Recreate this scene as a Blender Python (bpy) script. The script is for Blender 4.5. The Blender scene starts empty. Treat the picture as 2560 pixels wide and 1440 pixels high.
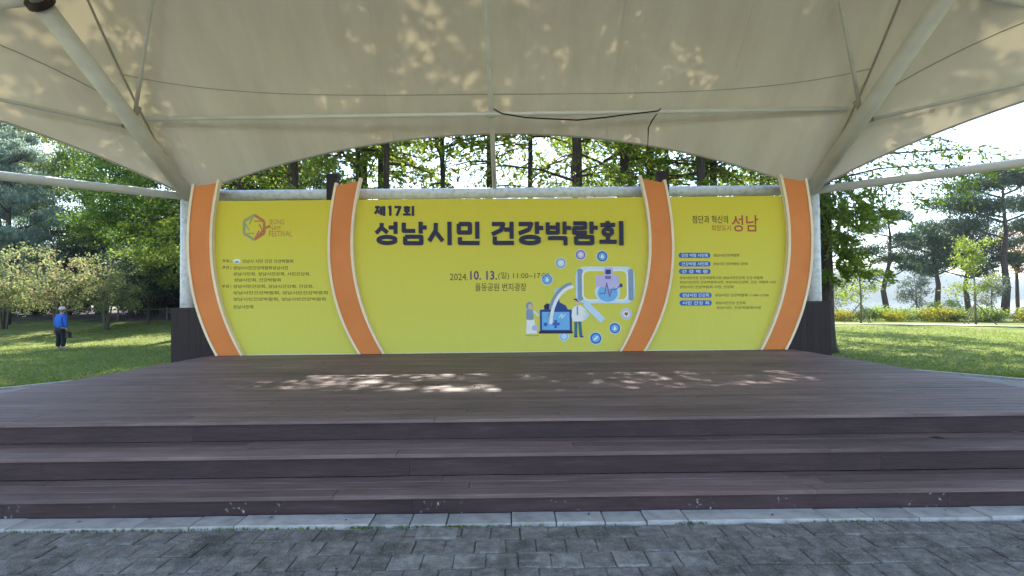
import bpy, math, random
import numpy as np
from mathutils import Vector, Matrix

S = bpy.context.scene
COL = S.collection
R = math.radians

# ------------------------------------------------------------------ camera
cam = bpy.data.cameras.new('camera')
cam.sensor_width = 36.0
cam.lens = 36.0 * 1360.0 / 2560.0
cam.clip_start = 0.05
cam.clip_end = 6000.0
camo = bpy.data.objects.new('camera', cam)
COL.objects.link(camo)
_p, _r, _y = R(1.474), R(0.606), R(0.357)
_f = Vector((math.sin(_y) * math.cos(_p), math.cos(_y) * math.cos(_p), math.sin(_p)))
_rt = Vector((math.cos(_y), -math.sin(_y), 0))
_up = _rt.cross(_f)
_rt2 = _rt * math.cos(_r) - _up * math.sin(_r)
_up2 = _up * math.cos(_r) + _rt * math.sin(_r)
camo.matrix_world = Matrix(((_rt2.x, _up2.x, -_f.x, 0.146), (_rt2.y, _up2.y, -_f.y, 0.0),
                            (_rt2.z, _up2.z, -_f.z, 1.6), (0, 0, 0, 1)))
S.camera = camo

# ------------------------------------------------------------------ sky, sun, exposure
SUN_EL, SUN_AZ = R(44), R(-3)            # azimuth measured clockwise from +Y (behind the stage)
world = bpy.data.worlds.new('World')
S.world = world
world.use_nodes = True
wn = world.node_tree
sky = wn.nodes.new('ShaderNodeTexSky')
sky.sky_type = 'NISHITA'
sky.sun_disc = False
sky.sun_elevation = SUN_EL
sky.sun_rotation = SUN_AZ
sky.air_density = 1.0
sky.dust_density = 0.5
sky.ozone_density = 1.0
bg = wn.nodes['Background']
bg.inputs['Strength'].default_value = 0.13
wn.links.new(sky.outputs[0], bg.inputs[0])
sun = bpy.data.lights.new('sun', 'SUN')
sun.energy = 4.0
sun.angle = R(0.53)
sun.color = (1.0, 0.94, 0.84)
suno = bpy.data.objects.new('sun', sun)
COL.objects.link(suno)
_d = Vector((math.sin(SUN_AZ) * math.cos(SUN_EL), math.cos(SUN_AZ) * math.cos(SUN_EL), math.sin(SUN_EL)))
suno.rotation_euler = (_d).to_track_quat('Z', 'Y').to_euler()
suno.location = _d * 60
S.view_settings.view_transform = 'Standard'
S.view_settings.look = 'None'
S.view_settings.gamma = 1.0
S.view_settings.use_curve_mapping = False
S.view_settings.exposure = 2.25
S.render.engine = 'CYCLES'
S.cycles.max_bounces = 8
S.cycles.diffuse_bounces = 5
S.cycles.transparent_max_bounces = 8
S.cycles.transmission_bounces = 4
S.cycles.use_denoising = True
S.cycles.caustics_reflective = False
S.cycles.caustics_refractive = False

# ------------------------------------------------------------------ materials
def srgb(r, g, b):
    f = lambda c: (c / 255.0 / 12.92) if c / 255.0 <= 0.04045 else ((c / 255.0 + 0.055) / 1.055) ** 2.4
    return (f(r), f(g), f(b), 1.0)

def new_mat(name):
    m = bpy.data.materials.new(name)
    m.use_nodes = True
    nt = m.node_tree
    return m, nt, nt.nodes['Principled BSDF']

def noise_mat(name, stops, scale=(1, 1, 1), detail=6.0, rough=0.7, bump=0.0, nscale=4.0, coord='Object', spec=0.3,
              metal=0.0, objrand=0.0, bump_scale=None):
    """noise driven colour ramp (stops = [(pos, linear rgb)]), optional bump, optional per object tone"""
    m, nt, b = new_mat(name)
    N, L = nt.nodes, nt.links
    tc = N.new('ShaderNodeTexCoord')
    mp = N.new('ShaderNodeMapping')
    mp.inputs['Scale'].default_value = scale
    L.new(tc.outputs[coord], mp.inputs['Vector'])
    vec = mp.outputs[0]
    if objrand:
        oi = N.new('ShaderNodeObjectInfo')
        mu = N.new('ShaderNodeMath'); mu.operation = 'MULTIPLY'; mu.inputs[1].default_value = 37.0
        L.new(oi.outputs['Random'], mu.inputs[0])
        ad = N.new('ShaderNodeVectorMath'); ad.operation = 'ADD'
        L.new(vec, ad.inputs[0]); L.new(mu.outputs[0], ad.inputs[1])
        vec = ad.outputs[0]
    nz = N.new('ShaderNodeTexNoise')
    nz.inputs['Scale'].default_value = nscale
    nz.inputs['Detail'].default_value = detail
    nz.inputs['Roughness'].default_value = 0.62
    L.new(vec, nz.inputs['Vector'])
    cr = N.new('ShaderNodeValToRGB')
    el = cr.color_ramp.elements
    while len(el) < len(stops): el.new(0.5)
    for e, (p, c) in zip(el, stops):
        e.position = p; e.color = (c[0], c[1], c[2], 1)
    L.new(nz.outputs['Fac'], cr.inputs['Fac'])
    col = cr.outputs['Color']
    if objrand:
        mr = N.new('ShaderNodeMapRange')
        mr.inputs['To Min'].default_value = 1.0 - objrand
        mr.inputs['To Max'].default_value = 1.0 + objrand
        L.new(oi.outputs['Random'], mr.inputs['Value'])
        hs = N.new('ShaderNodeHueSaturation')
        L.new(mr.outputs[0], hs.inputs['Value']); L.new(col, hs.inputs['Color'])
        col = hs.outputs['Color']
    L.new(col, b.inputs['Base Color'])
    b.inputs['Roughness'].default_value = rough
    b.inputs['Metallic'].default_value = metal
    b.inputs['Specular IOR Level'].default_value = spec
    if bump:
        n2 = N.new('ShaderNodeTexNoise')
        n2.inputs['Scale'].default_value = bump_scale or nscale * 3
        n2.inputs['Detail'].default_value = 5
        L.new(vec, n2.inputs['Vector'])
        bp = N.new('ShaderNodeBump')
        bp.inputs['Strength'].default_value = bump
        bp.inputs['Distance'].default_value = 0.02
        L.new(n2.outputs['Fac'], bp.inputs['Height'])
        L.new(bp.outputs[0], b.inputs['Normal'])
    return m

def flat_mat(name, c, rough=0.5, spec=0.3, vary=0.06):
    lo = tuple(x * (1 - vary) for x in c[:3]); hi = tuple(min(1, x * (1 + vary)) for x in c[:3])
    return noise_mat(name, [(0.35, lo), (0.65, hi)], rough=rough, spec=spec, nscale=3.0)

def leaf_mat(name, stops, trans=0.45, rough=0.55, tsat=1.1):
    m, nt, b = new_mat(name)
    N, L = nt.nodes, nt.links
    ge = N.new('ShaderNodeNewGeometry')
    oi = N.new('ShaderNodeObjectInfo')
    ad = N.new('ShaderNodeMath'); ad.operation = 'MULTIPLY_ADD'
    L.new(oi.outputs['Random'], ad.inputs[0]); ad.inputs[1].default_value = 0.22
    mu = N.new('ShaderNodeMath'); mu.operation = 'MULTIPLY'; mu.inputs[1].default_value = 0.78
    L.new(ge.outputs['Random Per Island'], mu.inputs[0]); L.new(mu.outputs[0], ad.inputs[2])
    cr = N.new('ShaderNodeValToRGB')
    el = cr.color_ramp.elements
    while len(el) < len(stops): el.new(0.5)
    for e, (p, c) in zip(el, stops):
        e.position = p; e.color = (c[0], c[1], c[2], 1)
    L.new(ad.outputs[0], cr.inputs['Fac'])
    L.new(cr.outputs[0], b.inputs['Base Color'])
    b.inputs['Roughness'].default_value = rough
    b.inputs['Specular IOR Level'].default_value = 0.25
    tr = N.new('ShaderNodeBsdfTranslucent')
    hs = N.new('ShaderNodeHueSaturation')
    hs.inputs['Hue'].default_value = 0.488
    hs.inputs['Saturation'].default_value = tsat
    hs.inputs['Value'].default_value = 2.3
    L.new(cr.outputs[0], hs.inputs['Color']); L.new(hs.outputs[0], tr.inputs['Color'])
    mx = N.new('ShaderNodeMixShader'); mx.inputs[0].default_value = trans
    L.new(b.outputs[0], mx.inputs[1]); L.new(tr.outputs[0], mx.inputs[2])
    L.new(mx.outputs[0], N['Material Output'].inputs['Surface'])
    return m

M = {}
M['steel'] = noise_mat('white_painted_steel', [(0.3, (0.60, 0.59, 0.55)), (0.7, (0.75, 0.74, 0.70))], rough=0.4, spec=0.4, nscale=1.3, scale=(1, 1, 3))
M['steel_old'] = noise_mat('weathered_white_steel', [(0.25, (0.36, 0.37, 0.36)), (0.5, (0.60, 0.61, 0.60)), (0.75, (0.70, 0.71, 0.70))], rough=0.5, spec=0.3, nscale=9.0, scale=(1, 1, 1), bump=0.15)
M['dark_metal'] = flat_mat('dark_metal', (0.03, 0.02, 0.018), 0.5)
M['black'] = flat_mat('black_rubber', (0.012, 0.012, 0.012), 0.6)
# decking: grain runs along X
M['deck'] = noise_mat('brown_composite_decking', [(0.25, (0.108, 0.071, 0.066)), (0.5, (0.154, 0.104, 0.097)), (0.75, (0.214, 0.150, 0.140))],
                      scale=(0.5, 9, 9), nscale=3.0, rough=0.62, bump=0.25, bump_scale=8, objrand=0.2, spec=0.3)
def weathered(m, lo=0.62, hi=1.35, sc=0.8):
    nt = m.node_tree; N, L = nt.nodes, nt.links
    b = N['Principled BSDF']; old = b.inputs['Base Color'].links[0].from_socket
    ge = N.new('ShaderNodeNewGeometry')
    mp = N.new('ShaderNodeMapping'); mp.inputs['Scale'].default_value = (0.6, 1.6, 1.6)
    L.new(ge.outputs['Position'], mp.inputs['Vector'])
    nz = N.new('ShaderNodeTexNoise'); nz.inputs['Scale'].default_value = sc; nz.inputs['Detail'].default_value = 10; nz.inputs['Roughness'].default_value = 0.72
    L.new(mp.outputs[0], nz.inputs['Vector'])
    mr = N.new('ShaderNodeMapRange'); mr.inputs['From Min'].default_value = 0.3; mr.inputs['From Max'].default_value = 0.7
    mr.inputs['To Min'].default_value = lo; mr.inputs['To Max'].default_value = hi
    L.new(nz.outputs['Fac'], mr.inputs['Value'])
    hs = N.new('ShaderNodeHueSaturation'); L.new(mr.outputs[0], hs.inputs['Value']); L.new(old, hs.inputs['Color'])
    L.new(hs.outputs[0], b.inputs['Base Color'])
weathered(M['deck'])
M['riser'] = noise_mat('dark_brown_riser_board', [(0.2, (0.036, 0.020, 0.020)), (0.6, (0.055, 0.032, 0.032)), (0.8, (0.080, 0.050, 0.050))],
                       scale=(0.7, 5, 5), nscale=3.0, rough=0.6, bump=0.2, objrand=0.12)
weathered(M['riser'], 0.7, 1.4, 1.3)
M['wall_board'] = noise_mat('dark_brown_wall_board', [(0.3, (0.016, 0.009, 0.009)), (0.7, (0.029, 0.017, 0.017))], scale=(6, 6, 0.6), nscale=3.0, rough=0.6, bump=0.2, objrand=0.15)

# scuffed riser: chipped pale paint spots
def scuffed(base):
    m = base.copy(); m.name = 'scuffed_riser_board'
    nt = m.node_tree; N, L = nt.nodes, nt.links
    b = N['Principled BSDF']
    old = b.inputs['Base Color'].links[0].from_socket
    tc = N.new('ShaderNodeTexCoord')
    n1 = N.new('ShaderNodeTexNoise'); n1.inputs['Scale'].default_value = 26; n1.inputs['Detail'].default_value = 5
    n2 = N.new('ShaderNodeTexNoise'); n2.inputs['Scale'].default_value = 1.7; n2.inputs['Detail'].default_value = 2
    ge = N.new('ShaderNodeNewGeometry')
    L.new(ge.outputs['Position'], n1.inputs['Vector']); L.new(ge.outputs['Position'], n2.inputs['Vector'])
    r1 = N.new('ShaderNodeMapRange'); r1.inputs['From Min'].default_value = 0.59; r1.inputs['From Max'].default_value = 0.69
    r2 = N.new('ShaderNodeMapRange'); r2.inputs['From Min'].default_value = 0.54; r2.inputs['From Max'].default_value = 0.62
    L.new(n1.outputs['Fac'], r1.inputs['Value']); L.new(n2.outputs['Fac'], r2.inputs['Value'])
    mu = N.new('ShaderNodeMath'); mu.operation = 'MULTIPLY'
    L.new(r1.outputs[0], mu.inputs[0]); L.new(r2.outputs[0], mu.inputs[1])
    mx = N.new('ShaderNodeMixRGB'); mx.inputs[2].default_value = (0.33, 0.34, 0.36, 1)
    L.new(mu.outputs[0], mx.inputs[0]); L.new(old, mx.inputs[1]); L.new(mx.outputs[0], b.inputs['Base Color'])
    return m
M['riser_worn'] = scuffed(M['riser'])
M['kerb'] = noise_mat('pale_granite_kerb', [(0.3, (0.26, 0.25, 0.235)), (0.5, (0.38, 0.365, 0.345)), (0.8, (0.49, 0.475, 0.45))], nscale=7, rough=0.8, bump=0.3, bump_scale=60, objrand=0.12, detail=10)
def paver_material(name, stops, moss):
    m = noise_mat(name, stops, nscale=13, rough=0.85, bump=0.7, bump_scale=55, objrand=0.08, detail=12)
    nt = m.node_tree; N, L = nt.nodes, nt.links
    b = N['Principled BSDF']; old = b.inputs['Base Color'].links[0].from_socket
    ge = N.new('ShaderNodeNewGeometry')
    n1 = N.new('ShaderNodeTexNoise'); n1.inputs['Scale'].default_value = 2.3; n1.inputs['Detail'].default_value = 8; n1.inputs['Roughness'].default_value = 0.7
    L.new(ge.outputs['Position'], n1.inputs['Vector'])
    r1 = N.new('ShaderNodeMapRange'); r1.inputs['From Min'].default_value = 0.47; r1.inputs['From Max'].default_value = 0.63; r1.inputs['To Max'].default_value = moss
    L.new(n1.outputs['Fac'], r1.inputs['Value'])
    mx = N.new('ShaderNodeMixRGB'); mx.inputs[2].default_value = (0.060, 0.058, 0.045, 1)
    L.new(r1.outputs[0], mx.inputs[0]); L.new(old, mx.inputs[1])
    n3 = N.new('ShaderNodeTexNoise'); n3.inputs['Scale'].default_value = 90; n3.inputs['Detail'].default_value = 2
    L.new(ge.outputs['Position'], n3.inputs['Vector'])
    r3 = N.new('ShaderNodeMapRange'); r3.inputs['From Min'].default_value = 0.60; r3.inputs['From Max'].default_value = 0.68; r3.inputs['To Max'].default_value = 0.55
    L.new(n3.outputs['Fac'], r3.inputs['Value'])
    m3 = N.new('ShaderNodeMixRGB'); m3.inputs[2].default_value = (0.36, 0.37, 0.38, 1)
    L.new(r3.outputs[0], m3.inputs[0]); L.new(mx.outputs[0], m3.inputs[1]); L.new(m3.outputs[0], b.inputs['Base Color'])
    return m
M['paver'] = paver_material('grey_concrete_paver', [(0.3, (0.105, 0.096, 0.086)), (0.5, (0.185, 0.170, 0.153)), (0.72, (0.29, 0.27, 0.245))], 0.8)
M['paver_pale'] = paver_material('pale_concrete_paver', [(0.3, (0.14, 0.13, 0.118)), (0.5, (0.24, 0.225, 0.205)), (0.72, (0.36, 0.34, 0.31))], 0.7)

def plaza_material():
    m, nt, b = new_mat('paved_plaza')
    N, L = nt.nodes, nt.links
    ge = N.new('ShaderNodeNewGeometry')
    br = N.new('ShaderNodeTexBrick')
    br.inputs['Scale'].default_value = 1.0
    br.inputs['Brick Width'].default_value = 0.2
    br.inputs['Row Height'].default_value = 0.2
    br.inputs['Mortar Size'].default_value = 0.008
    br.inputs['Color1'].default_value = (0.20, 0.185, 0.168, 1)
    br.inputs['Color2'].default_value = (0.27, 0.252, 0.23, 1)
    br.inputs['Mortar'].default_value = (0.085, 0.08, 0.07, 1)
    L.new(ge.outputs['Position'], br.inputs['Vector'])
    nz = N.new('ShaderNodeTexNoise'); nz.inputs['Scale'].default_value = 1.2; nz.inputs['Detail'].default_value = 8
    L.new(ge.outputs['Position'], nz.inputs['Vector'])
    mr = N.new('ShaderNodeMapRange'); mr.inputs['To Min'].default_value = 0.55; mr.inputs['To Max'].default_value = 1.35
    L.new(nz.outputs['Fac'], mr.inputs['Value'])
    hs = N.new('ShaderNodeHueSaturation'); L.new(mr.outputs[0], hs.inputs['Value']); L.new(br.outputs['Color'], hs.inputs['Color'])
    L.new(hs.outputs[0], b.inputs['Base Color'])
    b.inputs['Roughness'].default_value = 0.85
    return m
M['plaza'] = plaza_material()

def lawn_material():
    m, nt, b = new_mat('lawn')
    N, L = nt.nodes, nt.links
    ge = N.new('ShaderNodeNewGeometry')
    n1 = N.new('ShaderNodeTexNoise'); n1.inputs['Scale'].default_value = 0.45; n1.inputs['Detail'].default_value = 9; n1.inputs['Roughness'].default_value = 0.65
    n2 = N.new('ShaderNodeTexNoise'); n2.inputs['Scale'].default_value = 14; n2.inputs['Detail'].default_value = 6
    mp = N.new('ShaderNodeMapping'); mp.inputs['Scale'].default_value = (1, 0.45, 1)
    L.new(ge.outputs['Position'], mp.inputs['Vector'])
    L.new(ge.outputs['Position'], n1.inputs['Vector']); L.new(mp.outputs[0], n2.inputs['Vector'])
    c1 = N.new('ShaderNodeValToRGB')
    c1.color_ramp.elements[0].position = 0.35; c1.color_ramp.elements[0].color = (0.075, 0.118, 0.022, 1)
    c1.color_ramp.elements[1].position = 0.68; c1.color_ramp.elements[1].color = (0.19, 0.20, 0.055, 1)
    L.new(n1.outputs['Fac'], c1.inputs['Fac'])
    mr = N.new('ShaderNodeMapRange'); mr.inputs['From Min'].default_value = 0.3; mr.inputs['From Max'].default_value = 0.7
    mr.inputs['To Min'].default_value = 0.62; mr.inputs['To Max'].default_value = 1.35
    L.new(n2.outputs['Fac'], mr.inputs['Value'])
    hs = N.new('ShaderNodeHueSaturation'); L.new(mr.outputs[0], hs.inputs['Value']); L.new(c1.outputs[0], hs.inputs['Color'])
    n4 = N.new('ShaderNodeTexNoise'); n4.inputs['Scale'].default_value = 0.8; n4.inputs['Detail'].default_value = 7; n4.inputs['Roughness'].default_value = 0.7
    L.new(ge.outputs['Position'], n4.inputs['Vector'])
    r4 = N.new('ShaderNodeMapRange'); r4.inputs['From Min'].default_value = 0.54; r4.inputs['From Max'].default_value = 0.68; r4.inputs['To Max'].default_value = 0.65
    L.new(n4.outputs['Fac'], r4.inputs['Value'])
    m4 = N.new('ShaderNodeMixRGB'); m4.inputs[2].default_value = (0.21, 0.18, 0.085, 1)
    L.new(r4.outputs[0], m4.inputs[0]); L.new(hs.outputs[0], m4.inputs[1]); L.new(m4.outputs[0], b.inputs['Base Color'])
    b.inputs['Roughness'].default_value = 0.9
    b.inputs['Specular IOR Level'].default_value = 0.1
    bp = N.new('ShaderNodeBump'); bp.inputs['Strength'].default_value = 0.8; bp.inputs['Distance'].default_value = 0.05
    L.new(n2.outputs['Fac'], bp.inputs['Height']); L.new(bp.outputs[0], b.inputs['Normal'])
    return m
M['lawn'] = lawn_material()
M['blade'] = leaf_mat('grass_blade', [(0.0, (0.06, 0.11, 0.018)), (0.6, (0.12, 0.17, 0.035)), (1.0, (0.20, 0.20, 0.07))], trans=0.35)
M['floor'] = noise_mat('woodland_floor', [(0.3, (0.030, 0.022, 0.016)), (0.55, (0.075, 0.052, 0.036)), (0.8, (0.16, 0.115, 0.08))], nscale=1.6, rough=0.95, detail=9)
M['path'] = noise_mat('pale_gravel_path', [(0.3, (0.42, 0.40, 0.36)), (0.7, (0.58, 0.55, 0.50))], nscale=6, rough=0.9)
M['bark'] = noise_mat('dark_tree_bark', [(0.3, (0.026, 0.020, 0.015)), (0.55, (0.060, 0.046, 0.034)), (0.8, (0.11, 0.085, 0.065))], scale=(5, 5, 0.7), nscale=3, rough=0.9, bump=0.6)
M['bark_pale'] = noise_mat('pale_tree_bark', [(0.3, (0.07, 0.06, 0.05)), (0.7, (0.18, 0.16, 0.13))], scale=(5, 5, 0.9), nscale=3, rough=0.9, bump=0.4)
M['stake'] = noise_mat('wooden_stake', [(0.3, (0.10, 0.075, 0.05)), (0.7, (0.20, 0.16, 0.11))], scale=(8, 8, 1), nscale=3, rough=0.9)
M['hill'] = noise_mat('far_wooded_hill', [(0.35, (0.020, 0.034, 0.016)), (0.65, (0.045, 0.065, 0.028))], nscale=0.05, rough=0.95)

def water_material():
    m, nt, b = new_mat('lake_water')
    N, L = nt.nodes, nt.links
    b.inputs['Base Color'].default_value = (0.03, 0.05, 0.055, 1)
    b.inputs['Roughness'].default_value = 0.08
    ge = N.new('ShaderNodeNewGeometry')
    n = N.new('ShaderNodeTexNoise'); n.inputs['Scale'].default_value = 0.8; n.inputs['Detail'].default_value = 4
    L.new(ge.outputs['Position'], n.inputs['Vector'])
    bp = N.new('ShaderNodeBump'); bp.inputs['Strength'].default_value = 0.25; bp.inputs['Distance'].default_value = 0.1
    L.new(n.outputs['Fac'], bp.inputs['Height']); L.new(bp.outputs[0], b.inputs['Normal'])
    return m
M['water'] = water_material()

M['lf_redwood'] = leaf_mat('redwood_needles', [(0.0, (0.045, 0.085, 0.016)), (0.45, (0.085, 0.135, 0.022)), (0.8, (0.135, 0.165, 0.030)), (1.0, (0.19, 0.18, 0.035))], trans=0.48)
M['lf_dense'] = leaf_mat('dense_green_leaves', [(0.0, (0.028, 0.062, 0.015)), (0.55, (0.060, 0.108, 0.020)), (1.0, (0.12, 0.155, 0.030))], trans=0.44)
M['lf_dark'] = leaf_mat('dark_green_leaves', [(0.0, (0.012, 0.024, 0.010)), (0.6, (0.024, 0.042, 0.014)), (1.0, (0.045, 0.060, 0.020))], trans=0.2)
M['lf_pine'] = leaf_mat('pine_needles', [(0.0, (0.020, 0.042, 0.020)), (0.6, (0.042, 0.072, 0.034)), (1.0, (0.075, 0.105, 0.050))], trans=0.2)
M['lf_bluepine'] = leaf_mat('blue_green_needles', [(0.0, (0.060, 0.105, 0.076)), (0.6, (0.115, 0.175, 0.125)), (1.0, (0.20, 0.26, 0.17))], trans=0.42, tsat=0.8)
M['lf_yellow'] = leaf_mat('yellow_green_leaves', [(0.0, (0.085, 0.115, 0.016)), (0.5, (0.15, 0.165, 0.022)), (1.0, (0.25, 0.21, 0.035))], trans=0.45)
M['lf_lime'] = leaf_mat('lime_green_leaves', [(0.0, (0.075, 0.125, 0.020)), (0.55, (0.125, 0.175, 0.030)), (1.0, (0.21, 0.215, 0.045))], trans=0.45)
M['lf_light'] = leaf_mat('light_green_leaves', [(0.0, (0.075, 0.125, 0.026)), (0.6, (0.125, 0.18, 0.040)), (1.0, (0.20, 0.22, 0.06))], trans=0.46)
M['lf_myrtle'] = leaf_mat('reddish_green_leaves', [(0.0, (0.085, 0.125, 0.040)), (0.6, (0.150, 0.185, 0.062)), (0.85, (0.19, 0.185, 0.075)), (1.0, (0.24, 0.145, 0.08))], trans=0.42, tsat=0.95)
M['lf_rust'] = leaf_mat('rust_leaves', [(0.0, (0.13, 0.075, 0.022)), (0.6, (0.19, 0.115, 0.035)), (1.0, (0.20, 0.16, 0.05))], trans=0.4)
M['lf_olive'] = leaf_mat('olive_brown_leaves', [(0.0, (0.055, 0.045, 0.016)), (0.6, (0.10, 0.075, 0.028)), (1.0, (0.12, 0.11, 0.035))], trans=0.3)
M['lf_grey'] = leaf_mat('pale_grey_green_leaves', [(0.0, (0.085, 0.11, 0.06)), (1.0, (0.17, 0.19, 0.11))], trans=0.35, tsat=0.8)

def membrane_material():
    m, nt, b = new_mat('white_pvc_membrane')
    N, L = nt.nodes, nt.links
    ge = N.new('ShaderNodeNewGeometry')
    n1 = N.new('ShaderNodeTexNoise'); n1.inputs['Scale'].default_value = 0.9; n1.inputs['Detail'].default_value = 7
    mp = N.new('ShaderNodeMapping'); mp.inputs['Scale'].default_value = (2.2, 0.5, 0.5)
    L.new(ge.outputs['Position'], mp.inputs['Vector']); L.new(mp.outputs[0], n1.inputs['Vector'])
    cr = N.new('ShaderNodeValToRGB')
    cr.color_ramp.elements[0].position = 0.32; cr.color_ramp.elements[0].color = (0.68, 0.615, 0.51, 1)
    cr.color_ramp.elements[1].position = 0.62; cr.color_ramp.elements[1].color = (0.78, 0.715, 0.605, 1)
    L.new(n1.outputs['Fac'], cr.inputs['Fac'])
    b.inputs['Roughness'].default_value = 0.5
    b.inputs['Specular IOR Level'].default_value = 0.25
    L.new(cr.outputs[0], b.inputs['Base Color'])
    tr = N.new('ShaderNodeBsdfTranslucent')
    n3 = N.new('ShaderNodeTexNoise'); n3.inputs['Scale'].default_value = 1.6; n3.inputs['Detail'].default_value = 4
    mp3 = N.new('ShaderNodeMapping'); mp3.inputs['Scale'].default_value = (3.0, 0.35, 0.35)
    L.new(ge.outputs['Position'], mp3.inputs['Vector']); L.new(mp3.outputs[0], n3.inputs['Vector'])
    bp = N.new('ShaderNodeBump'); bp.inputs['Strength'].default_value = 0.35; bp.inputs['Distance'].default_value = 0.06
    L.new(n3.outputs['Fac'], bp.inputs['Height']); L.new(bp.outputs[0], b.inputs['Normal'])
    tr.inputs['Color'].default_value = (0.72, 0.60, 0.38, 1)
    mx = N.new('ShaderNodeMixShader'); mx.inputs[0].default_value = 0.06
    L.new(b.outputs[0], mx.inputs[1]); L.new(tr.outputs[0], mx.inputs[2])
    L.new(mx.outputs[0], N['Material Output'].inputs['Surface'])
    return m
M['membrane'] = membrane_material()
M['seam'] = noise_mat('membrane_weld_seam', [(0.3, (0.32, 0.30, 0.25)), (0.7, (0.40, 0.375, 0.31))], rough=0.6)

def banner_material():
    """printed vinyl: its colour runs from golden yellow (top) to lime (bottom)"""
    m, nt, b = new_mat('printed_yellow_vinyl')
    N, L = nt.nodes, nt.links
    tc = N.new('ShaderNodeTexCoord')
    sp = N.new('ShaderNodeSeparateXYZ'); L.new(tc.outputs['Object'], sp.inputs[0])
    mr = N.new('ShaderNodeMapRange'); mr.inputs['From Min'].default_value = 0.0; mr.inputs['From Max'].default_value = 3.3
    L.new(sp.outputs['Z'], mr.inputs['Value'])
    n = N.new('ShaderNodeTexNoise'); n.inputs['Scale'].default_value = 0.9; n.inputs['Detail'].default_value = 3
    L.new(tc.outputs['Object'], n.inputs['Vector'])
    md = N.new('ShaderNodeMath'); md.operation = 'MULTIPLY_ADD'; md.inputs[1].default_value = 0.18; 
    L.new(n.outputs['Fac'], md.inputs[0]); L.new(mr.outputs[0], md.inputs[2])
    cr = N.new('ShaderNodeValToRGB')
    cr.color_ramp.elements[0].position = 0.08; cr.color_ramp.elements[0].color = (0.62, 0.60, 0.105, 1)
    cr.color_ramp.elements[1].position = 1.0; cr.color_ramp.elements[1].color = (0.66, 0.545, 0.040, 1)
    L.new(md.outputs[0], cr.inputs['Fac']); L.new(cr.outputs[0], b.inputs['Base Color'])
    b.inputs['Roughness'].default_value = 0.5
    b.inputs['Specular IOR Level'].default_value = 0.22
    mp = N.new('ShaderNodeMapping'); mp.inputs['Scale'].default_value = (1.6, 1.0, 0.55)
    L.new(tc.outputs['Object'], mp.inputs['Vector'])
    n2 = N.new('ShaderNodeTexNoise'); n2.inputs['Scale'].default_value = 1.7; n2.inputs['Detail'].default_value = 4
    L.new(mp.outputs[0], n2.inputs['Vector'])
    bp = N.new('ShaderNodeBump'); bp.inputs['Strength'].default_value = 0.55; bp.inputs['Distance'].default_value = 0.05
    L.new(n2.outputs['Fac'], bp.inputs['Height']); L.new(bp.outputs[0], b.inputs['Normal'])
    return m
M['banner'] = banner_material()
M['orange'] = noise_mat('orange_painted_board', [(0.3, (0.62, 0.185, 0.035)), (0.7, (0.70, 0.225, 0.05))], nscale=1.2, rough=0.5)
M['cream'] = flat_mat('cream_trim', (0.80, 0.66, 0.46), 0.5)
M['white'] = flat_mat('white_print', (0.78, 0.78, 0.76))
M['navy'] = flat_mat('navy_print', (0.016, 0.012, 0.045))
M['ink'] = flat_mat('dark_olive_print', (0.055, 0.050, 0.015))
M['ink_red'] = flat_mat('red_print', (0.40, 0.07, 0.03))
M['ink_purple'] = flat_mat('purple_print', (0.12, 0.04, 0.16))
M['blue'] = flat_mat('blue_print', (0.03, 0.12, 0.42))
M['sky_blue'] = flat_mat('light_blue_print', (0.16, 0.42, 0.72))
M['deep_blue'] = flat_mat('deep_blue_print', (0.02, 0.05, 0.22))
M['pale_blue'] = flat_mat('pale_blue_print', (0.55, 0.68, 0.82))
M['lilac'] = flat_mat('lilac_print', (0.52, 0.46, 0.72))
M['violet'] = flat_mat('violet_print', (0.22, 0.13, 0.36))
M['slate'] = flat_mat('slate_print', (0.22, 0.30, 0.42))
M['teal'] = flat_mat('teal_print', (0.04, 0.16, 0.20))
M['skin_print'] = flat_mat('skin_tone_print', (0.70, 0.45, 0.30))
M['faded_red'] = flat_mat('faded_red_print', (0.46, 0.15, 0.06))
M['faded_blue'] = flat_mat('faded_blue_print', (0.30, 0.34, 0.16))
M['green_print'] = flat_mat('green_print', (0.20, 0.33, 0.10))
M['jacket'] = flat_mat('blue_jacket_cloth', (0.018, 0.10, 0.42), 0.8)
M['trousers'] = flat_mat('black_trouser_cloth', (0.010, 0.010, 0.014), 0.8)
M['cap'] = flat_mat('pale_cap_cloth', (0.50, 0.46, 0.46), 0.8)
M['skin'] = flat_mat('skin', (0.42, 0.25, 0.17), 0.6)
M['hair'] = flat_mat('grey_hair', (0.16, 0.15, 0.15), 0.7)
M['shoe'] = flat_mat('grey_shoe', (0.30, 0.29, 0.30), 0.6)
M['bag'] = flat_mat('dark_bag', (0.022, 0.018, 0.014), 0.6)

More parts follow.
